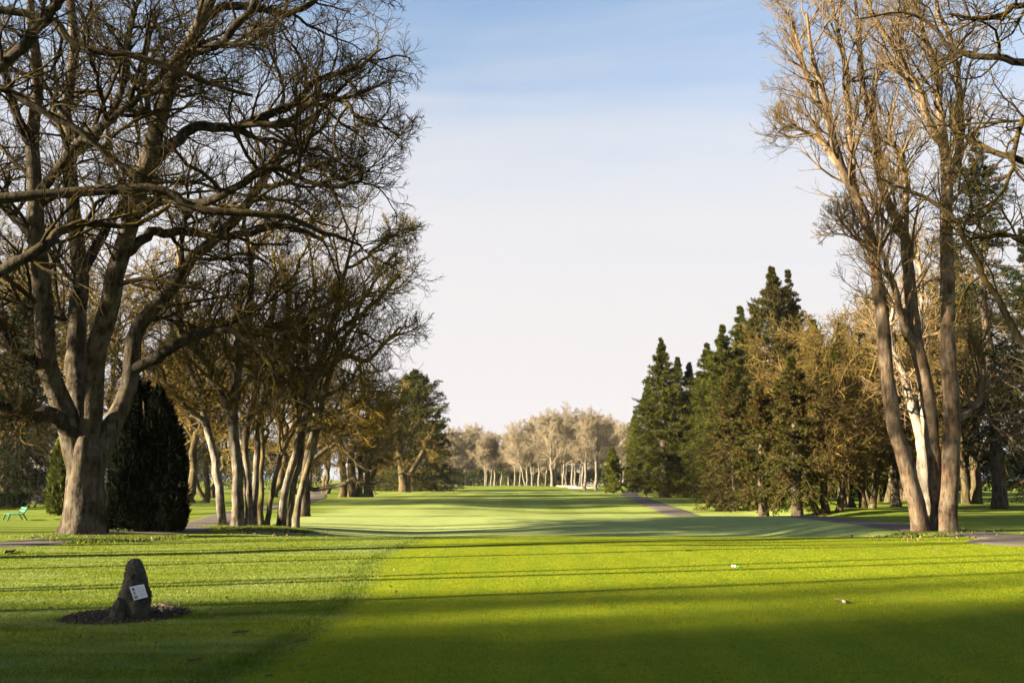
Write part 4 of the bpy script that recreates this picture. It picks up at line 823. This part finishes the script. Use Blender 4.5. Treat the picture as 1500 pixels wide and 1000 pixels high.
# plaque: parallelogram standing 6 mm proud of the stone's face
M['plaque']=plain('white_plaque',(.5,.5,.5),.45,.03); M['ink']=plain('dark_print',(.03,.04,.035),.6); M['greyink']=plain('grey_print',(.36,.37,.38),.6)
yf=-.185
pl=np.array([(190.9,860.0),(211.2,856.8),(217.6,873.7),(198.4,877.8)])
def pc(u,v,o=0):
    "u across, v down, in the plaque's own plane"
    a_=pl[0]*(1-u)*(1-v)+pl[1]*u*(1-v)+pl[2]*u*v+pl[3]*(1-u)*v; z_=Zp(a_[1]); return (X(a_[0]),yf-.03+(z_-.25)*.18-o,z_)
A=Acc(); fr=[pc(0,0),pc(1,0),pc(1,1),pc(0,1)]; bk=[(x_,y_+.05,z_) for x_,y_,z_ in fr]
A.add(fr+bk,Q=[(3,2,1,0),(4,5,6,7),(0,1,5,4),(1,2,6,5),(2,3,7,6),(3,0,4,7)]); plq=A.build('plaque',M['plaque'],rk,False)
def poly(mat,pts,off=.002,name='printing'):
    A=Acc(); n_=len(pts); c_=np.mean(pts,0); A.add([pc(*q,off) for q in pts]+[pc(*c_,off)],T=[((q+1)%n_,q,n_) for q in range(n_)]); return A
def stroke(A,pts,w):
    pts=np.array(pts,float)
    for a_,b_ in zip(pts[:-1],pts[1:]):
        d=b_-a_; d/=np.linalg.norm(d)+1e-9; n_=np.array((-d[1],d[0]))*w/2; a2=a_-d*w*.3; b2=b_+d*w*.3
        A.add([pc(*(a2+n_),.002),pc(*(b2+n_),.002),pc(*(b2-n_),.002),pc(*(a2-n_),.002)],Q=[(0,1,2,3)])
A=Acc()
tree_=[(.20,.05),(.27,.13),(.31,.24),(.25,.27),(.23,.33),(.19,.33),(.18,.27),(.12,.24),(.13,.13)]
n_=len(tree_); c_=np.mean(tree_,0); A.add([pc(*q,.002) for q in tree_]+[pc(*c_,.002)],T=[((q+1)%n_,q,n_) for q in range(n_)])
th_=np.linspace(0,2*pi,13); stroke(A,np.stack([.2+.07*np.cos(th_),.51+.08*np.sin(th_)],1),.03); stroke(A,[(.17,.53),(.23,.49)],.03); stroke(A,[(.12,.41),(.28,.41)],.03)
for a_ in ([(.12,.68),(.12,.88),(.3,.88),(.3,.68)],[(.12,.78),(.3,.78)],[(.21,.7),(.21,.88)]): stroke(A,a_,.045)
A.build('emblem',M['ink'],plq,False)
A=Acc()
for (cx,cy,kind) in ((.52,.2,0),(.6,.2,1),(.8,.18,2),(.5,.47,3),(.6,.47,4),(.78,.45,3),(.88,.45,5),(.6,.74,4),(.68,.74,0),(.82,.73,5)):
    s_=.04; g_=[[(-1,1.6),(-1,-1.6),(1,1.6),(1,-1.6)],[(1,-1.4),(-1,-1.4),(-1,1.5),(1,1.5),(1,.2),(0,.2)],[(-1,-1.6),(1,-1.6),(0,0),(1,1.6),(-1,1.6)],[(-1,-1.6),(1,-1.6),(1,1.6),(-1,1.6),(-1,-1.6)],[(-1,1.6),(-1,-1.6),(1,-.8),(-1,0),(1,1.6)],[(1,-1.6),(-1,-1.6),(-1,0),(1,0),(1,1.6),(-1,1.6)]][kind]
    stroke(A,[(cx+a_*s_*.8,cy+b_*s_) for a_,b_ in g_],.022)
A.build('lettering',M['greyink'],plq,False)
# mulch bed
t=NT('mulch'); o=t.obj(); n=t.noise(o,40,5,.7); t.bsdf(t.mix(t.ramp(n,(.4,0.),(.7,1.)),(.006,.004,.003),(.03,.018,.011)),.95,t.bump(n,1,.02)); M['mulch']=t.m
e0=np.array(G(93,914)); e1=np.array(G(268,890)); cen=(e0+e1)/2; ax_=(e1-e0)/2; La=np.linalg.norm(ax_); ua=ax_/La; va=np.array((-ua[1],ua[0])); Lb=.72
rs=np.random.default_rng(3); A=Acc(); nr,na=16,72; V=[(cen[0],cen[1],float(zi(*cen))+.06)]
for r_ in range(1,nr+1):
    for q in range(na):
        th_=q/na*2*pi; f=r_/nr*(1+.05*math.sin(3*th_+1)+.03*math.sin(7*th_)); w_=cen+ua*La*f*math.cos(th_)+va*Lb*f*math.sin(th_)
        V.append((w_[0],w_[1],float(zi(*w_))+.065*(1-(r_/nr)**3)-.012+rs.normal(0,.007)))
A.add(V,[(1+((r_-1)*na+q),1+((r_-1)*na+(q+1)%na),1+(r_*na+(q+1)%na),1+(r_*na+q)) for r_ in range(1,nr) for q in range(na)],[(0,1+q,1+(q+1)%na) for q in range(na)])
tag(A.build('mulch_bed',M['mulch']),'oval bed of dark mulch around the memorial stone','bed')
def scat(fn,n,lo,hi,seed,flat=.35):
    rs=np.random.default_rng(seed); A=Acc()
    for q in range(n):
        x_,y_,z_=fn(rs); s_=rs.uniform(lo,hi); e=rs.normal(0,1,(3,3)); e[:,2]*=flat; Rm_,_=np.linalg.qr(e)
        A.box((x_,y_,z_),(s_,s_*rs.uniform(.25,.6),s_*rs.uniform(.1,.3)),Rm_)
    return A
def inbed(rs):
    a_=rs.random()*6.28; f=math.sqrt(rs.random())*.95; w_=cen+ua*La*f*math.cos(a_)+va*Lb*f*math.sin(a_); return w_[0],w_[1],float(zi(*w_))+.055*(1-f**3)
M['chip']=plain('bark_chip',(.03,.019,.012),.9,.6,12); M['palechip']=plain('pale_chip',(.3,.22,.14),.9,.4,12)
tag(scat(inbed,650,.02,.06,4).build('bark_mulch',M['chip'],None,False),'dark bark chips scattered over the mulch bed','mulch',kind='stuff')
def inright(rs):
    w_=np.array(G(240+rs.normal(0,9),893+rs.normal(0,3))); return w_[0],w_[1],float(zi(*w_))+.05
tag(scat(inright,45,.02,.06,6).build('pebbles',M['palechip'],None,False),'pale pebbles and chips at the right end of the mulch bed','pebbles',kind='stuff')
# ------------------------------------------------------------------ small things lying on the turf
M['stick']=bark('stick_bark',(.05,.04,.03),(.17,.13,.1),lich=.6,mossamt=0,twig=(.16,.12,.08)); M['cut']=plain('cut_wood',(.26,.22,.16),.7)
def stick(px0,py0,px1,py1,r_,label,seed,cut=False,forks=2,mat='stick'):
    a_=np.array(G(px0,py0)); b_=np.array(G(px1,py1)); m_=(a_+b_)/2; o3=np.array((m_[0],m_[1],float(zi(*m_)))); rs=np.random.default_rng(seed)
    p0=np.array((*a_,float(zi(*a_))+r_+.012)); p1=np.array((*b_,float(zi(*b_))+r_+.012)); p,r=stem_path(rs,p0,p1,9,.35,r_,r_*.7)
    th=thing('fallen_stick',o3,label,'stick'); A=Acc(); A.tubes(p[None],r[None],8,cap=True); A.tubes(p[None,::-1][:,:2],r[None,::-1][:,:2]*.98,8,cap=True)
    L_=np.linalg.norm(p1-p0)
    for q in range(forks):
        i_=rs.integers(2,7); d=norm(norm(p1-p0)+rs.normal(0,.6,3)*np.array((1,1,.25))+np.array((0,0,.15))); pf,rf2=stem_path(rs,p[i_],p[i_]+d*L_*.25,5,.2,r_*.55,r_*.3); A.tubes(pf[None],rf2[None],6,cap=True)
    A.build('branch',M[mat],th,origin=o3)
    if cut:
        d=norm(p1-p0); A=Acc(); pc_=np.stack([p1-d*.012,p1+d*.03,p1+d*.055]); A.tubes(pc_[None],np.array([[r_*1.02,r_*1.05,r_*.9]]),12,cap=True); A.build('cut_end',M['cut'],th,origin=o3)
    return th
stick(1225,880,1236,883.5,.018,'short thick broken branch with a pale cut end on the tee',1,True,1)
stick(341,929,365,926,.012,'pale crooked twig on the dewy rough right of the stone',2)
stick(276,969.5,296,967,.012,'thin dark twig in the lower left rough',3)
stick(433,941,450,939,.008,'small dark twig near the edge of the tee',4)
stick(389,992,401,991,.008,'pale twig at the bottom edge of the rough',5)
stick(1005,808.5,1014,808,.012,'small dark bit of wood on the far tee',6,forks=1)
stick(1366,806,1376,806.4,.012,'pinkish fragment of bark on the tee before the right maple',7,forks=1)
stick(8,812.5,22,809,.03,'weathered piece of branch on the grass beside the left path',8)
stick(231,897.5,252,893,.014,'pale curved root piece on the right end of the mulch',9,forks=1,mat='cut')
# tee marker: two white lobes and a green stub
mp=base(1076,831); tm=thing('tee_marker',mp,'tiny white two-lobed marker with green stub on the sunlit tee','marker'); tm.scale=(.75,)*3; M['markwhite']=plain('marker_white',(.6,.57,.57),.4); M['markgreen']=plain('marker_green',(.03,.35,.13),.4)
def blob(c_,r_,mat,name,par,sq=.8):
    A=Acc(); n1_,n2_=8,12; V=[]
    for q in range(n1_+1):
        ph=pi*q/n1_; rr_=max(math.sin(ph),.02)
        for w_ in range(n2_): th_=w_/n2_*2*pi; V.append((c_[0]+r_*rr_*math.cos(th_),c_[1]+r_*rr_*math.sin(th_),c_[2]+r_*sq*math.cos(ph)))
    A.add(V,[(q*n2_+w_,(q+1)*n2_+w_,(q+1)*n2_+(w_+1)%n2_,q*n2_+(w_+1)%n2_) for q in range(n1_) for w_ in range(n2_)]); return A.build(name,mat,par)
blob((-.045,.02,.04),.035,M['markwhite'],'lobe',tm); blob((.02,0,.038),.035,M['markwhite'],'lobe',tm,.9)
A=Acc(); A.tubes(np.array([[(.045,-.005,.03),(.07,-.01,.025),(.095,-.015,.022)]]),np.array([[.018,.02,.016]]),10,cap=True); A.build('stub',M['markgreen'],tm)
# little white sprinkler marker by the yew
sp_=base(172,789); sm=thing('stake',sp_,'short white-tipped stake in the grass below the yew','stake'); A=Acc(); A.tubes(np.array([[(0,0,0),(0,0,.1),(0,0,.16)]]),np.array([[.012,.012,.012]]),8); A.build('post',M['stick'],sm); blob((0,0,.17),.03,M['markwhite'],'tip',sm)
M['leafl']=foliage('dry_leaves',(.10,.06,.03),(.2,.14,.08),(.32,.25,.17),trans=.1,sc=3)
def onlawn(rs):
    while True:
        px_=rs.uniform(-20,640); py_=rs.uniform(790,990); w_=G(px_,py_)
        if rs.random()<.75 or px_<300: return w_[0],w_[1],float(zi(*w_))+.03
tag(scat(onlawn,110,.02,.05,9,.3).build('leaf_litter',M['leafl'],None,False),'dry leaf and twig scraps scattered on the rough','litter',kind='stuff')
def ontee(rs):
    w_=G(rs.uniform(520,1500),rs.uniform(800,995)); return w_[0],w_[1],float(zi(*w_))+.02
tag(scat(ontee,34,.012,.03,10,.3).build('litter',M['leafl'],None,False),'few tiny pale scraps on the mown tee','litter',kind='stuff')
def atroot(rs):
    a_=rs.normal(0,1.1); return B0[0]+1.2+a_*1.1,B0[1]-.9+rs.normal(0,.25),float(zi(B0[0]+1.2+a_*1.1,B0[1]-.9))+.04
tag(scat(atroot,90,.04,.12,12,.3).build('leaf_litter',M['leafl'],None,False),'yellowish leaf scraps at the foot of the big maple','litter',kind='stuff')
def under(cx,cy,sx_,sy_):
    def f(rs):
        w_=G(cx+rs.normal(0,sx_),max(cy+rs.normal(0,sy_),cy-2.2*sy_)); return w_[0],w_[1],float(zi(*w_))+.03
    return f
tag(scat(under(380,777,60,4),150,.05,.12,21,.3).build('leaf_litter',M['leafl'],None,False),'dry leaves lying under the left cluster of pale trunks','litter',kind='stuff')
tag(scat(under(1380,786,60,4),110,.04,.1,22,.3).build('leaf_litter',M['leafl'],None,False),'dry leaves lying under the three-stemmed maple','litter',kind='stuff')
# long grass tufts round tree feet and along the tee edge
def tufts(cs,n,h,sp,seed,lab):
    rs=np.random.default_rng(seed); cs=np.array(cs); i_=rs.integers(0,len(cs),n); X_=cs[i_,0]+rs.normal(0,sp,n); Y_=cs[i_,1]+rs.normal(0,sp,n); hh=h*(.4+.8*rs.random(n)); a_=rs.random(n)*6.28; w_=.012*(Y_/15)
    Bc=np.stack([X_,Y_,zi(X_,Y_)],-1); d=np.stack([np.cos(a_),np.sin(a_),0*a_],-1)*w_[:,None]; tip=Bc+np.concatenate([rs.normal(0,.4,(n,2))*hh[:,None],hh[:,None]],1)
    A=Acc(); A.tris(np.stack([Bc-d,Bc+d,tip],1)); z_=np.zeros((n*3,3)); z_[:,2]=.25
    tag(A.build('grass',M['blade'],None,False,attrs={'zones':z_}),lab,'grass',kind='stuff')
tufts([G(p_[0],p_[1]) for p_ in ((327,773),(348,775),(366,772),(383,776),(395,773),(411,775),(421,774),(433,775))],7000,.09,.35,1,'longer grass round the feet of the left cluster')
tufts([G(p_[0],p_[1]) for p_ in ((1351,782),(1365,781),(1386,780),(1400,779))],4000,.08,.35,2,'longer grass round the foot of the three-stemmed maple')
tufts([G(x_,796-abs(x_-118)*.05) for x_ in range(70,240,8)],8000,.09,.3,3,'longer grass at the foot of the big maple')

# ------------------------------------------------------------------ air
hm=bpy.data.materials.new('haze_air'); hm.use_nodes=True; ht=hm.node_tree; ht.nodes.clear(); ho=ht.nodes.new('ShaderNodeOutputMaterial'); hv=ht.nodes.new('ShaderNodeVolumePrincipled'); hv.inputs['Density'].default_value=HAZE; hv.inputs['Color'].default_value=(.97,.96,.95,1); hv.inputs['Anisotropy'].default_value=.2; ht.links.new(hv.outputs[0],ho.inputs['Volume'])
A=Acc(); A.box((0,140,14.),(460,560,36)); tag(A.build('haze',hm,None,False),'thin morning haze over the whole course','haze',kind='stuff')
# ------------------------------------------------------------------ light
sun=bpy.data.lights.new('sun','SUN'); sun.energy=5.0; sun.angle=R(.9); sun.color=(1.,.85,.58)
so=bpy.data.objects.new('sun',sun); C.objects.link(so)
from mathutils import Vector
dirv=Vector((sd[0]*math.cos(SUN_EL),sd[1]*math.cos(SUN_EL),-math.sin(SUN_EL))); so.rotation_euler=dirv.to_track_quat('-Z','Y').to_euler()
w=bpy.data.worlds.new('World'); SC.world=w; w.use_nodes=True; nt=w.node_tree; nt.nodes.clear()
sky=nt.nodes.new('ShaderNodeTexSky'); sky.sky_type='NISHITA'; sky.sun_disc=False; sky.sun_elevation=SUN_EL
# nishita: rotation 0 puts the sun at +Y, positive turns clockwise seen from above
sky.sun_rotation=math.atan2(-sd[0],-sd[1])%(2*pi)
sky.air_density=1.; sky.dust_density=1.2; sky.ozone_density=3.; sky.altitude=50
bg=nt.nodes.new('ShaderNodeBackground'); bg.inputs[1].default_value=.07; out=nt.nodes.new('ShaderNodeOutputWorld')
tc=nt.nodes.new('ShaderNodeTexCoord'); sep=nt.nodes.new('ShaderNodeSeparateXYZ'); nt.links.new(tc.outputs['Generated'],sep.inputs[0])
mp_=nt.nodes.new('ShaderNodeMapping'); mp_.inputs['Scale'].default_value=(1.,1.,9.); mp_.inputs['Rotation'].default_value=(0,R(8),0); nt.links.new(tc.outputs['Generated'],mp_.inputs[0])
nz=nt.nodes.new('ShaderNodeTexNoise'); nz.inputs['Scale'].default_value=1.7; nz.inputs['Detail'].default_value=7; nz.inputs['Roughness'].default_value=.6; nz.inputs['Distortion'].default_value=.6; nt.links.new(mp_.outputs[0],nz.inputs['Vector'])
ad=nt.nodes.new('ShaderNodeMath'); ad.operation='MULTIPLY_ADD'; nt.links.new(nz.outputs['Fac'],ad.inputs[0]); ad.inputs[1].default_value=-.2; nt.links.new(sep.outputs[2],ad.inputs[2])
rp=nt.nodes.new('ShaderNodeValToRGB'); nt.links.new(ad.outputs[0],rp.inputs[0]); e=rp.color_ramp.elements
e[0].position=.0; e[0].color=(1,)*3+(1,); e[1].position=.48; e[1].color=(.0,)*3+(1,); rp.color_ramp.interpolation='B_SPLINE'
for p_,v_ in ((.08,.99),(.17,.92),(.26,.55),(.34,.22),(.58,.12),(.8,.25)):
    x_=e.new(p_); x_.color=(v_,v_,v_,1)
mx=nt.nodes.new('ShaderNodeMix'); mx.data_type='RGBA'; nt.links.new(rp.outputs[0],mx.inputs[0]); tn=nt.nodes.new('ShaderNodeMix'); tn.data_type='RGBA'; tn.blend_type='MULTIPLY'; tn.inputs[0].default_value=1; nt.links.new(sky.outputs[0],tn.inputs[6]); tn.inputs[7].default_value=(.39,.425,.415,1); nt.links.new(tn.outputs[2],mx.inputs[6]); mx.inputs[7].default_value=(1.28,1.235,1.25,1)
nt.links.new(mx.outputs[2],bg.inputs[0]); nt.links.new(bg.outputs[0],out.inputs[0])

cam=bpy.data.cameras.new('camera'); cam.sensor_width=36; cam.lens=F/1500*36; cam.clip_start=.1; cam.clip_end=6000
cam.dof.use_dof=True; cam.dof.focus_distance=24; cam.dof.aperture_fstop=2.0
co=bpy.data.objects.new('camera',cam); C.objects.link(co); co.location=(0,0,CZ); co.rotation_euler=(pi/2+PITCH,0,0); SC.camera=co
SC.view_settings.view_transform='Standard'; SC.view_settings.look='None'; SC.view_settings.exposure=3.3; SC.view_settings.gamma=1
SC.cycles.max_bounces=6; SC.cycles.diffuse_bounces=3; SC.cycles.transmission_bounces=3; SC.cycles.use_denoising=True
